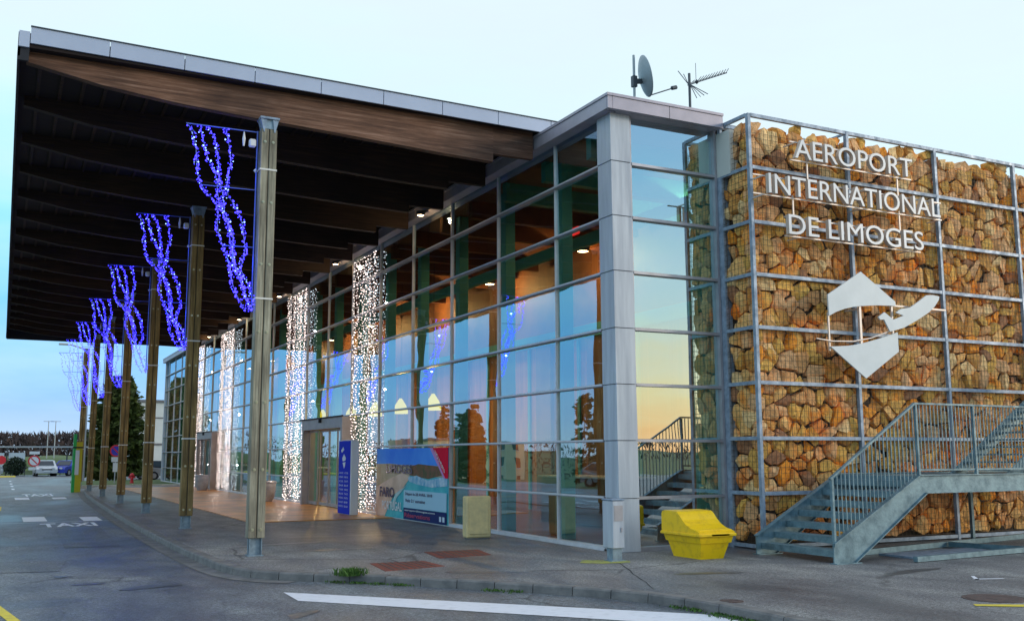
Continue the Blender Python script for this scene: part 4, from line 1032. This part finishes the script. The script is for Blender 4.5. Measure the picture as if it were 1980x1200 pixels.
mb = MB(); mb.box(14.03, 14.08, 13.431, 13.46, 3.60, 4.42); mb.box(13.25, 13.28, 13.431, 13.46, 3.5, 4.2); mb.box(14.86, 14.90, 13.431, 13.46, 3.8, 4.5); mb.box(14.8, 16.4, 13.471, 13.49, 4.42, 4.45)
mb.tube([(12.92, 13.40, 3.70), (13.3, 13.40, 3.67), (13.8, 13.40, 3.69), (14.25, 13.40, 3.77), (14.75, 13.38, 3.93)], .012, 6)
mb.box(14.04, 14.07, 13.461, 13.8, 3.7, 3.73); mb.box(14.04, 14.07, 13.461, 13.8, 4.3, 4.33)
mb.box(16.36, 16.39, 13.49, 13.8, 4.42, 4.45)
part(mb, 'mounting_rail', 'signbar', em)

# ================================================================== STAIRS
st = empty('steel_staircase', (11.2, 12.2, 0), 'blue grey galvanised steel outdoor stairs with open treads, landing and barred railing', 'staircase')
YN, YB = 11.6, 13.35; XA, XL, ZL = 11.32, 13.22, 1.30
mb = MB()
def stringer(y, w=.05):
    # plate in XZ plane : foot, slope, landing
    poly = [(XA, 0), (XA+.40, 0), (XL+.14, 1.02), (18.6, 1.02), (18.6, ZL), (XL, ZL), (XA, .30)]
    mb.prism(poly, lambda a, b, t: (a, t, b), y-.012, y+.012)
    # flanges
    def fl(a, b, off=0): mb.bar((a[0], y, a[1]), (b[0], y, b[1]), .10, .014)
    fl((XA, .305), (XL, ZL+.005)); fl((XL, ZL+.006), (18.6, ZL+.006)); fl((XA+.40, 0.0), (XL+.14, 1.02)); fl((XL+.13, 1.024), (18.6, 1.024))
    mb.box(XA-.01, XA+.5, y-.08, y+.08, 0, .014)
stringer(YN); stringer(YB); part(mb, 'stringer', 'galv_stair', st)
nst = 7
for k in range(nst):
    t = (k+.6)/nst; z = .02+ZL*(k+1)/(nst+.6); x = XA+.10+(XL-XA)*(k)/(nst-.2)
    mb = MB(); mb.box(x, x+.27, YN+.02, YB-.02, z-.03, z); mb.box(x-.004, x+.03, YN+.02, YB-.02, z-.10, z-.001)
    part(mb, 'tread', 'galv_stair', st)
mb = MB(); mb.box(XL+.02, 18.6, YN+.02, YB-.02, ZL-.05, ZL-.01); mb.box(XL+.01, XL+.02, YN+.02, YB-.02, ZL-.22, ZL-.01); part(mb, 'landing', 'galv_stair', st)
def railing(y, x0, x1, zr, flat_to, parent=st):
    m1 = MB()
    zt = lambda x: 1.28+(x-11.33)/(13.21-11.33)*(2.45-1.28) if x < 13.21 else 2.455
    zb = lambda x: .32+(x-XA)/(XL-XA)*(ZL-.3)+.02 if x < XL else ZL+.09
    m1.bar((11.31, y, zt(11.31)), (13.21, y, 2.45), .05, .03); m1.bar((13.21, y, 2.46), (flat_to, y, 2.445), .05, .03)
    m1.bar((XL, y, ZL+.09), (flat_to, y, ZL+.09), .02, .03)
    for x in (11.35, 13.24, 14.6, 16.3, 18.0):
        if x < flat_to: m1.box(x-.02, x+.02, y-.025, y+.025, zb(x)-.1, zt(x)-.015)
    x = 11.46
    while x < flat_to: m1.box(x-.007, x+.007, y-.007, y+.007, zb(x)-.02, zt(x)-.015); x += .085
    return part(m1, 'railing', 'galv_stair', parent)
railing(YN, 0, 0, 0, 18.5)
# upper flight rising behind from the landing
mb = MB()
A, B = (15.5, 1.28), (19.6, 3.72)
for y in (11.75, 12.9):
    mb.prism([A, (A[0]+.28, A[1]-.08), (B[0]+.28, B[1]-.12), (B[0]+.02, B[1]+.12)], lambda a, b, t: (a, t, b), y-.012, y+.012)
part(mb, 'upper_stringer', 'galv_stair', st)
for k in range(18):
    t = (k+.7)/18; x = A[0]+(B[0]-A[0])*t; z = A[1]+(B[1]-A[1])*t
    mb = MB(); mb.box(x, x+.27, 11.77, 12.88, z-.03, z); part(mb, 'tread', 'galv_stair', st)
for x, y in ((16.5, 13.28), (18.4, 11.7)):
    mb = MB(); mb.box(x-.03, x+.03, y-.03, y+.03, 0, ZL-.06); part(mb, 'support_post', 'galv_stair', st)
# steel frame lying under the stairs
fr_ = empty('steel_floor_frame', (14, 11.6, 0), 'low blue grey steel frame with a flat plate lying under the landing', 'steel frame')
mb = MB(); mb.bar((12.2, 12.3, .05), (18.2, 13.35, .05), .09, .09); mb.bar((12.6, 11.2, .05), (15.6, 11.45, .05), .08, .08); mb.bar((15.2, 12.75, .051), (15.6, 11.45, .049), .07, .085); part(mb, 'channel', 'galv_stair', fr_)
mb = MB(); mb.box(13.0, 15.1, 11.5, 12.3, .0, .03); part(mb, 'plate', 'galv', fr_)

# ================================================================== SMALL OBJECTS
# yellow grit bin
gb = empty('grit_bin', (10.2, 13.5, 0), 'bright yellow plastic grit bin with a sloping lid in front of the side glass', 'grit bin')
def frus(mb, r0, z0, r1, z1, m=None):
    v = [(r0[0], r0[2], z0), (r0[1], r0[2], z0), (r0[1], r0[3], z0), (r0[0], r0[3], z0), (r1[0], r1[2], z1), (r1[1], r1[2], z1), (r1[1], r1[3], z1), (r1[0], r1[3], z1)]
    mb.add(v, [(0, 3, 2, 1), (4, 5, 6, 7), (0, 1, 5, 4), (1, 2, 6, 5), (2, 3, 7, 6), (3, 0, 4, 7)], m)
mb = MB(); frus(mb, (9.99, 10.44, 13.12, 13.84), 0, (9.95, 10.51, 13.05, 13.93), .25); frus(mb, (9.925, 10.535, 13.025, 13.955), .252, (9.90, 10.56, 13.0, 13.98), .36)
b_ = part(mb, 'bin_body', 'yellow', gb)
# lid: rim + curved slope rising to the back
mb = MB()
L = [(12.985, .362), (12.985, .43), (13.05, .45), (13.20, .48), (13.32, .53), (13.42, .60), (13.50, .68), (13.55, .72), (13.58, .73), (13.90, .74), (13.97, .72), (13.99, .68), (13.99, .362)]
for x0, x1 in ((9.87, 10.58),): mb.prism(L, lambda a, b, t: (t, a, b), x0, x1)
mb.box(9.85, 10.60, 12.955, 14.01, .357, .405, bev=.01); mb.box(9.90, 10.55, 13.02, 13.04, .43, .465, bev=.008)
mb.box(10.10, 10.45, 12.955, 12.965, .36, .395)
part(mb, 'lid', 'yellow', gb, False)
# beige slab / planter
bs = empty('concrete_slab_bollard', (8.55, 18.45, 0), 'upright beige concrete block standing against the glass beside the banner', 'bollard', rz=-.1)
mb = MB(); mb.box(-.26, .26, -.13, .13, .03, .84, bev=.025); mb.build('block', 'beige', bs)
mb = MB(); mb.box(-.22, .22, -.1, .1, .0, .03); mb.build('plinth', 'kerb', bs)
mb = MB(); mb.box(-.2, .2, -.15, -.131, .1, .78, bev=.008); mb.build('face_panel', 'beige', bs)
# grey corner box on post
pb = empty('grey_post_box', (8.70, 13.62, 0), 'pale grey metal box on a short post in front of the glass corner', 'post box')
mb = MB(); mb.box(-.11, .11, -.13, .17, .20, .93, bev=.01); mb.build('box', 'clad', pb)
mb = MB(); mb.box(-.085, .085, -.085, .085, .02, .2); mb.box(-.13, .13, -.12, .12, 0, .02); mb.build('post', 'footsteel', pb)
mb = MB(); mb.box(-.12, .12, -.14, .18, .935, .96, bev=.008); mb.build('cap', 'galv', pb)
mb = MB(); mb.box(-.08, .08, -.136, -.131, .62, .86); mb.box(.04, .06, -.145, -.131, .45, .52); mb.build('door_panel', 'alu', pb)
# totem
tt = empty('information_totem', (8.72, 27.55, 0), 'tall blue information totem with white lines of text by the nearest light curtain', 'information sign')
mb = MB(); mb.box(8.66, 8.90, 27.0, 28.1, .02, 2.08, 'wpanel', bev=.02); part(mb, 'housing', None, tt)
mb = MB(); mb.box(8.645, 8.659, 27.03, 28.07, .04, 2.06, 'blue_sign'); part(mb, 'blue_face', None, tt)
ttx = lambda body, y, z, h, w=None: None
def tot_text(body, y0, z0, w, h):
    o = text_mesh(body, 1, 'lettering', 'wpanel', tt, Matrix.Identity(4))
    c = [q.co for q in o.data.vertices]; a0, a1 = min(p.x for p in c), max(p.x for p in c); b0, b1 = min(p.y for p in c), max(p.y for p in c)
    for q in o.data.vertices: q.co = (8.640-tt.location.x, y0-(q.co.x-a0)/(a1-a0)*w-tt.location.y, z0+(q.co.y-b0)/(b1-b0)*h)
rows = ['ARRIVEES', 'DEPARTS', 'ACCUEIL', 'BAR', 'TAXIS', 'BUS', 'PARKING', 'BAGAGES', 'INFO']
for k in range(9):
    tot_text(rows[k], 27.98, 1.14-k*.115, .38, .05); tot_text(rows[(k*4+2) % 9], 27.5, 1.14-k*.115, .34, .05)
mb = MB(); yz = lambda a, b, t: (t, a, b)
c0 = (27.55, 1.55)
mb.prism([(c0[0]+.18, c0[1]+.02), (c0[0]+.02, c0[1]+.14), (c0[0]-.16, c0[1]+.02), (c0[0]-.1, c0[1]-.04), (c0[0]+.12, c0[1]-.06)], yz, 8.638, 8.644)
mb.prism([(c0[0]+.14, c0[1]-.1), (c0[0]-.12, c0[1]-.08), (c0[0]-.08, c0[1]-.18), (c0[0], c0[1]-.26)], yz, 8.638, 8.644)
mb.prism([(c0[0]+.3, c0[1]+.24), (c0[0]+.1, c0[1]+.34), (c0[0]+.02, c0[1]+.26), (c0[0]+.22, c0[1]+.18)], yz, 8.638, 8.644)
part(mb, 'symbol', 'wpanel', tt)
# grey bins
def gbin(x, y, label):
    r = empty('waste_bin', (x, y, 0), label, 'waste bin', 'squat grey bins by the doors')
    mb = MB(); mb.lathe([(.20, 0), (.22, .05), (.30, .2), (.34, .55), (.34, .72), (.31, .76), (.24, .76), (.22, .70), (.05, .70)], (0, 0, 0), 20); mb.build('bin_body', 'greyplastic', r, smooth=True)
    mb = MB(); mb.lathe([(.35, .66), (.36, .68), (.36, .72), (.35, .74)], (0, 0, 0), 20); mb.build('rim', 'alu', r)
gbin(8.6, 36.6, 'squat round grey bin beside the nearer entrance'); gbin(8.7, 50.2, 'squat round grey bin beside the farther entrance')
# white panel on the facade between curtain and column
# dish and aerials
dh = empty('satellite_dish', (11.56, 17.0, 7.98), 'grey satellite dish on a thin mast standing on the roof of the glass corner', 'satellite dish')
mb = MB(); mb.tube([(0, 0, 0), (0, 0, 2.13)], .028, 8); mb.build('mast', 'dish', dh)
mb = MB(); prof_ = [(.0, .10), (.15, .09), (.3, .055), (.42, .008), (.45, -.01), (.45, -.02), (.42, -.01), (.3, .035), (.15, .07), (.001, .08)]
mb.lathe([(r, -z) for r, z in prof_], (0, 0, 0), 28); d = mb.build('reflector', 'dish', dh, smooth=True); d.location = (.27, -.02, 1.70); d.rotation_euler = (0, R(76), R(-21))
mb = MB(); mb.bar((0, 0, 1.55), (.2, 0, 1.58), .06, .1); mb.box(-.05, .05, -.05, .05, 1.42, 1.66); mb.build('bracket', 'antenna', dh)
mb = MB(); mb.tube([(.40, 0, 1.30), (1.02, 0, 1.57)], .014); mb.tube([(.98, 0, 1.56), (1.10, 0, 1.6)], .045, 8); mb.build('feed_arm', 'antenna', dh)
ya = empty('tv_aerial', (13.02, 17.0, 7.98), 'dark toothed television aerial on a short mast on the roof', 'aerial')
mb = MB(); mb.tube([(0, 0, 0), (0, 0, 1.98)], .03, 8); mb.build('mast', 'antenna', ya)
mb = MB(); P0, P1 = Vector((-.05, 0, 1.70)), Vector((1.05, 0, 2.18)); mb.tube([P0, P1], .013); mb.octa((.2, 0, 1.82), .06)
for k in range(11):
    p = P0.lerp(P1, .22+.076*k); l = .20-.008*k; mb.tube([p+Vector((-.02, -l, .06)), p, p+Vector((-.02, l, .06))], .007, 4)
for s in (-1, 1):
    for q in range(4):
        mb.tube([(0, s*.02, 1.72), (-.06+.14*q*.9, s*(.32-.03*q), 1.72+(.42-.06*q)*(1 if s > 0 else -1))], .009, 4)
mb.tube([(-.05, -.3, 2.1), (-.05, -.3, 1.7)], .006, 4); mb.build('boom', 'antenna', ya)
pyr = MB(); pyr.lathe([(.42, 0), (.36, .5), (.16, 1.05), (.06, 1.2), (.02, 1.24)], (13.15, 17.3, 7.98), 12); tag(pyr.build('roof_vent', 'skyl'), 'pale conical vent on the roof below the television aerial', 'roof vent')

# ================================================================== BACKGROUND
# yellow-green totem
yt = empty('parking_totem', (3.4, 54.4, 0), 'yellow and green stop totem with a white notice at the kerb end', 'totem')
mb = MB(); mb.box(3.16, 3.30, 54.25, 54.55, -.1, 2.75, 'grn_sign'); mb.box(3.30, 3.52, 54.25, 54.55, -.1, 2.35, 'ylw_sign'); mb.box(3.52, 3.58, 54.25, 54.55, -.1, 2.36, 'ylw_sign'); part(mb, 'pillar', None, yt)
mb = MB(); mb.box(3.27, 3.45, 54.23, 54.248, .75, 1.95, 'wpanel'); part(mb, 'notice', None, yt)
mb = MB(); mb.box(3.14, 3.6, 54.22, 54.58, 2.05, 2.12, 'darktrim'); part(mb, 'band', None, yt)
# round signs
def disc(mb, c, r, m, y0, y1, n=24):
    vs = [(c[0]+r*math.cos(2*math.pi*k/n), y0, c[1]+r*math.sin(2*math.pi*k/n)) for k in range(n)]+[(c[0]+r*math.cos(2*math.pi*k/n), y1, c[1]+r*math.sin(2*math.pi*k/n)) for k in range(n)]
    mb.add(vs, [tuple(range(n)), tuple(range(n, 2*n))[::-1]]+[(k, (k+1) % n, n+(k+1) % n, n+k) for k in range(n)], m)
def nosign(x, y, zc, r, face, bar, label, plates):
    s = empty('road_sign', (x, y, 0), label, 'road sign')
    mb = MB(); mb.tube([(0, .03, 0), (0, .03, zc+r*.8)], .035, 8); mb.build('pole', 'polegrey', s)
    mb = MB(); disc(mb, (0, zc), r, 'red', -.012, .0); disc(mb, (0, zc), r*.76, face, -.018, -.013)
    if bar: 
        mb.bar((-r*.5, -.022, zc+r*.5), (r*.5, -.022, zc-r*.5), .006, r*.2, 'red', up=(0, 0, 1))
    mb.build('sign_disc', None, s)
    for (z0, z1, w) in plates:
        mb = MB(); mb.box(-w, w, -.012, 0, z0, z1, 'wpanel'); mb.build('plate', None, s)
nosign(6.3, 66.5, 1.98, .37, 'bluep', True, 'round blue sign with red rim and white plates on a pole by the lawn', [(1.3, 1.6, .25), (.7, 1.25, .14)])
nosign(2.65, 100.0, 1.25, .5, 'white', True, 'round red and white sign between two white plates beside the white car', [(1.85, 2.1, .42), (.45, .7, .42)])
nosign(.02, 100.0, 1.35, .38, 'red', False, 'round red sign at the far left edge before the shelter', [])
# red hydrant
hy = empty('fire_hydrant', (7.2, 65.6, .03), 'red fire hydrant on the lawn behind the columns', 'hydrant')
mb = MB(); mb.lathe([(.13, 0), (.13, .05), (.09, .06), (.09, .42), (.14, .44), (.14, .48), (.10, .56), (.03, .60)], (0, 0, 0), 14); mb.build('body', 'red', hy, smooth=False)
mb = MB(); mb.tube([(-.2, 0, .34), (.2, 0, .34)], .05, 10); mb.tube([(0, -.16, .3), (0, 0, .3)], .06, 10); mb.build('outlet', 'red', hy)
# light pole
lp = empty('street_lamp', (4.95, 75, 0), 'tall pale lamp pole behind the farthest columns', 'street lamp')
mb = MB(); mb.tube([(0, 0, 0), (0, 0, 9.0)], [.22, .13], 10); mb.build('pole', 'polegrey', lp)
mb = MB(); mb.tube([(0, 0, 8.95), (-1.2, 0, 9.3)], .05); mb.box(-1.9, -1.2, -.15, .15, 9.24, 9.36, bev=.03); mb.build('lamp_head', 'polegrey', lp)
# conifer
def conifer(x, y, z, h, r, mname, label, seed, n=5200, group=None, exp=.55, ls=1.0):
    rr = random.Random(seed); t = empty('conifer_tree', (x, y, z), label, 'tree', group)
    mb = MB(); mb.tube([(0, 0, 0), (.05, 0, h*.5), (0, 0, h*.93)], [.22, .14, .03], 8)
    for _ in range(26):
        zz = rr.uniform(.12, .9)*h; a = rr.uniform(0, 6.28); R_ = r*(1-zz/h)**exp*.7; mb.tube([(0, 0, zz), (R_*math.cos(a), R_*math.sin(a), zz+.12*R_)], [.04, .01], 4)
    mb.build('trunk', 'bark', t)
    g = MB()
    br = [(rr.uniform(.04, .98), rr.uniform(0, 6.28), rr.uniform(.62, 1.06)) for _ in range(int(n/26))]
    for (zf, a, k) in br:
        R_ = r*k*min(1, (1-zf)**exp*1.05)*(min(1, .55+zf*4) if zf < .12 else 1)
        for q in range(26):
            s = rr.uniform(.35, 1)**.6; px = R_*s*math.cos(a)+rr.gauss(0, .13*r*.6); py = R_*s*math.sin(a)+rr.gauss(0, .13*r*.6); pz = zf*h-(.10*s*R_)+rr.gauss(0, .13)
            if pz > h: continue
            l = rr.uniform(.10, .26)*ls; w = l*rr.uniform(.4, .7); d = Vector((px*.5+rr.gauss(0, .5), py*.5+rr.gauss(0, .5), rr.uniform(-.5, .35))).normalized(); u = d.cross(Vector((rr.gauss(0, 1), rr.gauss(0, 1), rr.gauss(0, 1)))).normalized()
            p = Vector((px, py, max(.05, pz))); g.add([p-u*w, p+d*l, p+u*w, p-d*l*.6], [(0, 1, 2, 3)])
    g.build('crown', mname, t)
    return t
conifer(7.35, 77, 0, 7.4, 2.35, 'conifer', 'tall olive green conifer standing behind the far columns', 5, n=11000, exp=.42, ls=1.25)
def bush(x, y, z, r, h, label, seed, m='conifer2', group=None):
    rr = random.Random(seed); t = empty('shrub', (x, y, z), label, 'shrub', group); g = MB()
    for _ in range(1500):
        v = Vector((rr.gauss(0, 1), rr.gauss(0, 1), rr.gauss(0, 1))).normalized()*rr.uniform(.55, 1.05); p = Vector((v.x*r, v.y*r, h*.5+v.z*h*.5)); 
        if p.z < 0: p.z = .05
        l = .11; u = Vector((rr.gauss(0, 1), rr.gauss(0, 1), rr.gauss(0, 1))).normalized()*l; w = u.cross(Vector((rr.gauss(0, 1), rr.gauss(0, 1), 1))).normalized()*l*.6
        g.add([p-u, p+w, p+u, p-w], [(0, 1, 2, 3)])
    g.build('foliage', m, t); mb = MB()
    for q in range(5): a = q*1.25; mb.tube([(0, 0, 0), (r*.5*math.cos(a), r*.5*math.sin(a), h*.7)], [.03, .01], 5)
    mb.build('stem', 'bark', t)
bush(1.2, 104, -.1, .95, 1.7, 'small rounded dark green shrub in front of the shelter panels', 2)
# bare tree
def bare_tree(x, y, z, h, label, seed, spread=.5, m='twigs', depth=6, group=None):
    rr = random.Random(seed); t = empty('bare_tree', (x, y, z), label, 'tree', group); tr = MB(); cr = MB()
    def grow(p, d, l, r, k):
        q = p+d*l; (tr if k < 2 else cr).tube([p, p+d*l*.5+Vector((rr.gauss(0, .03*l), rr.gauss(0, .03*l), 0)), q], [r, r*.8, r*.62], 5 if k < 3 else 3, caps=False)
        if k >= depth: return
        for _ in range(3 if k > 0 else 4):
            nd = (d+Vector((rr.gauss(0, spread), rr.gauss(0, spread), rr.gauss(.08, spread*.5)))).normalized()
            if nd.z < -.1: nd.z = .1
            grow(q if rr.random() < .7 else p+d*l*.7, nd, l*rr.uniform(.6, .82), r*.6, k+1)
    grow(Vector((0, 0, 0)), Vector((0, 0, 1)), h*.26, h*.018, 0)
    tr.build('trunk', 'bark', t); cr.build('crown', m, t)
bare_tree(4.3, 150, 0, 6.4, 'bare rounded winter tree rising above the hedge line at the left', 4, .6)
# far woods as stuff
def woods(name, segs, n, h0, h1, label, m='twigs', zf=None, seed=3, lk=1.0):
    rr = random.Random(seed); g = MB()
    for _ in range(n):
        s = rr.choice(segs); t = rr.random(); x = s[0]+(s[2]-s[0])*t+rr.gauss(0, 2.5); y = s[1]+(s[3]-s[1])*t+rr.gauss(0, 2.5)
        hh = (h0+(h1-h0)*(.5+.5*noise.noise(Vector((x*.06, y*.06, 1.3))))); z = rr.random()**.8*hh; zz = (zf(x, y) if zf else -.1)+z
        l = rr.uniform(.25, .9)*lk; d = Vector((rr.gauss(0, .5), rr.gauss(0, .5), 1)).normalized()*l; u = d.cross(Vector((rr.gauss(0, 1), rr.gauss(0, 1), .1))).normalized()*l*rr.uniform(.1, .28)
        p = Vector((x, y, zz)); g.add([p-u, p+d, p+u, p-d*.5], [(0, 1, 2, 3)])
    o = g.build(name, m); return tag(o, label, 'woodland', kind='stuff')
woods('far_woods', [(-6, 172, 60, 172), (-6, 168, 40, 168)], 16000, 3.6, 6.4, 'distant brown leafless woodland along the horizon at the left')
woods('far_woods', [(-160, 190, -8, 180), (-170, 120, -150, 200)], 20000, 5.5, 8.5, 'leafless woodland beyond the slope, mirrored in the glass', zf=ground_z, seed=8, lk=.7)
woods('far_woods', [(40, -170, 190, -60), (-60, -190, 60, -190)], 8000, 2.0, 4.0, 'low dark woodland behind the viewer, mirrored in the side glass', seed=9)
# embankment
mb = MB(); 
prof_e = [(108, -.12), (111, .5), (114, 1.35), (120, 1.6), (135, 1.7), (160, -.12)]
vs = []; xs_ = [-9+3*k for k in range(28)]
for x in xs_:
    for y, z in prof_e: vs.append((x, y+.6*math.sin(x*.4), z+(.12*math.sin(x*.8+y) if 0 < z else 0)))
mb.add(vs, [(i*6+k, (i+1)*6+k, (i+1)*6+k+1, i*6+k+1) for i in range(len(xs_)-1) for k in range(5)])
struct(mb.build('embankment', 'grass', smooth=True))
# shelter
sh = empty('bus_shelter', (3, 106.5, -.1), 'long low flat roofed shelter with pale panels at the end of the road', 'shelter')
mb = MB(); mb.box(-5, 8.4, 105, 108, 2.48, 2.62); part(mb, 'roof', 'polegrey', sh)
for x in (-4.6, -1.6, .45, 5.6, 6.1, 8.2): mb = MB(); mb.box(x-.06, x+.06, 105.1, 105.22, -.1, 2.48); part(mb, 'post', 'darkpole', sh)
for x0, x1 in ((-1.5, .25), (.6, 2.0)): mb = MB(); mb.box(x0, x1, 105.3, 105.36, .1, 2.0, bev=.02); part(mb, 'panel', 'skyl', sh)
mb = MB()
for x in range(-5, 9): mb.box(x-.03, x+.03, 103.5, 103.56, -.1, .75)
mb.box(-5, 8, 103.49, 103.57, .6, .68); mb.box(-5, 8, 103.49, 103.57, .25, .3)
tag(mb.build('guard_rail', 'darkpole'), 'low dark guard rail along the end of the road', 'railing')
for i, x in enumerate((4.3, 5.0)):
    q = MB(); q.tube([(0, 0, 0), (0, 0, 5.4)], [.06, .04], 6); q.bar((-.5, 0, 5.35), (.5, 0, 5.35), .06, .06)
    if i == 0: o = q.build('lamp_post', 'polegrey')
    else: o = o.copy(); COL.objects.link(o)
    o.location = (x, 118, 0); tag(o, ['thin grey lamp post on the embankment, left one of two', 'thin grey lamp post on the embankment, right one of two'][i], 'lamp post', 'lamp posts on the embankment')
# pale building
pbld = empty('pale_building', (10.3, 92, 0), 'pale rendered building behind the conifer and columns', 'building')
mb = MB(); mb.box(10.3, 24, 92, 104, -.1, 6.3); part(mb, 'wall', 'greybld', pbld)
mb = MB(); mb.box(10.1, 24.2, 91.8, 104.2, 6.3, 6.5); mb.box(10.2, 24.1, 91.9, 91.99, 2.6, 2.75); mb.box(10.2, 24.1, 91.94, 91.99, 4.9, 5.0); part(mb, 'cornice', 'roof', pbld)
for x in (12.6, 15.4): mb = MB(); mb.box(x, x+1.3, 91.96, 92.05, 3.3, 4.5); part(mb, 'window', 'window', pbld)
# cream building mirrored in facade
cb = empty('cream_building', (-38, 120, -3.8), 'cream three storey building with rows of windows down the slope to the left', 'building')
mb = MB(); mb.box(-45, -31.5, 120, 131, -3.8, 3.2); part(mb, 'wall', 'creambld', cb)
mb = MB(); mb.box(-45.3, -31.2, 119.7, 131.3, 3.2, 3.45); part(mb, 'roof', 'roof', cb)
for fl in range(3):
    for k in range(5):
        x = -44+k*2.55; q = MB(); q.box(x, x+1.0, 119.93, 120.05, -2.9+fl*2.2, -1.75+fl*2.2); w_ = part(q, 'window', 'window', cb)
        q = MB(); q.box(x-.08, x+1.08, 119.86, 119.92, -3.0+fl*2.2, -2.9+fl*2.2); part(q, 'sill', 'wpanel', w_)
    for k in range(3):
        y = 121.4+k*3.2; q = MB(); q.box(-31.55, -31.43, y, y+1.1, -2.9+fl*2.2, -1.75+fl*2.2); part(q, 'window', 'window', cb)
for i, (x, y, h, r) in enumerate([(-44, 139, 13.5, 3.6), (-38, 136, 12, 3.2), (-30.5, 112, 10.5, 2.8), (-26, 100, 8.5, 2.4), (-66, 140, 15, 3.5)]):
    conifer(x, y, ground_z(x, y), h, r, 'conifer2', 'dark conifer on the slope left of the road, %s' % ['tallest, behind the cream building', 'behind the cream building, shorter', 'beside the cream building', 'nearest the road', 'farthest down the slope'][i], 20+i, n=2600, group='conifers on the slope', ls=2.2)
bare_tree(-27.5, 104, ground_z(-27.5, 104), 8.5, 'bare winter tree on the slope beside the cream building', 9, .55, depth=6)

# ---- cars
def car(x, y, z, rz, col, label, dup=None, van=False):
    c = empty('parked_car', (x, y, z), label, 'car', 'parked cars', rz)
    pr = [(-2.1, .28), (-2.12, .62), (-1.9, .82), (-1.0, .92), (-.45, 1.38), (1.15, 1.42), (1.85, .98), (2.1, .9), (2.12, .3)]
    if van: pr = [(-2.3, .3), (-2.3, .85), (-1.9, 1.0), (-1.3, 1.75), (-.9, 1.95), (2.3, 1.95), (2.35, .3)]
    mb = MB(); n = len(pr); W_ = .86
    vs = []
    for s, w in ((-1, 1), (1, 1)):
        for a, b in pr: k = 1-.16*max(0, (b-.9)/.5); vs.append((s*W_*k, a, b))
    mb.add(vs, [tuple(range(n)), tuple(range(n, 2*n))[::-1]]+[(i, n+i, n+(i+1) % n, (i+1) % n) for i in range(n)]); mb.build('body', col, c)
    g = MB()
    if not van:
        g.add([(-.66, -.97, .95), (.66, -.97, .95), (.58, -.50, 1.34), (-.58, -.50, 1.34)], [(0, 1, 2, 3)]); g.v = [(a, b-.02, cc+.01) for a, b, cc in g.v]
        g.add([(-.6, 1.24, 1.36), (.6, 1.24, 1.36), (.68, 1.84, 1.02), (-.68, 1.84, 1.02)], [(0, 1, 2, 3)])
        for s in (-1, 1): g.add([(s*.865, -.85, .95), (s*.865, 1.65, .98), (s*.80, 1.1, 1.35), (s*.80, -.40, 1.33)], [(0, 1, 2, 3)])
    else:
        g.add([(-.7, -1.86, 1.06), (.7, -1.86, 1.06), (.62, -1.36, 1.7), (-.62, -1.36, 1.7)], [(0, 1, 2, 3)])
        for s in (-1, 1): g.add([(s*.86, -1.5, 1.1), (s*.86, -.2, 1.1), (s*.80, -.2, 1.65), (s*.80, -1.2, 1.65)], [(0, 1, 2, 3)])
    g.build('window', 'carwin', c)
    for sx in (-1, 1):
        for yy in (-1.35, 1.32):
            w = MB(); n_ = 16
            for X0, X1, r_, m_ in ((.66, .87, .31, 'tyre'), (.872, .88, .19, 'rim')):
                vs = [(sx*q, yy+r_*math.cos(6.2832*k/n_), .31+r_*math.sin(6.2832*k/n_)) for q in (X0, X1) for k in range(n_)]
                w.add(vs, [(k, (k+1) % n_, n_+(k+1) % n_, n_+k) for k in range(n_)]+[tuple(range(n_)), tuple(range(n_, 2*n_))], m_)
            w.build('wheel', None, c)
        h = MB(); h.box(sx*.5-.14, sx*.5+.14, -2.14, -2.05, .62, .76, bev=.02); h.build('headlight', 'lens', c)
    g = MB(); g.box(-.26, .26, -2.14, -2.11, .42, .53, 'wpanel'); g.box(-.42, .42, -2.135, -2.1, .55, .66, 'darktrim'); g.build('front_trim', None, c)
    return c
car(3.6, 101, -.1, .05, 'car_white', 'white car facing the viewer at the end of the road')
car(5.6, 101, -.1, -.6, 'car_blue', 'blue car beside the white one, partly hidden by the totem')
car(9.0, 80, -.1, 1.4, 'car_silver', 'silver car parked behind the red hydrant')
car(11.0, 82.5, -.1, 1.5, 'car_dark', 'dark car parked behind the fourth column from the camera')
car(-10.5, 38, ground_z(-10.5, 38), .0, 'car_white', 'white van parked left of the road, mirrored in the glass front', van=True)
car(-10.5, 46, ground_z(-10.5, 46), .0, 'car_silver', 'silver car parked left of the road behind the van')
car(-10.5, 31, ground_z(-10.5, 31), .0, 'car_red', 'red car parked left of the road before the van')
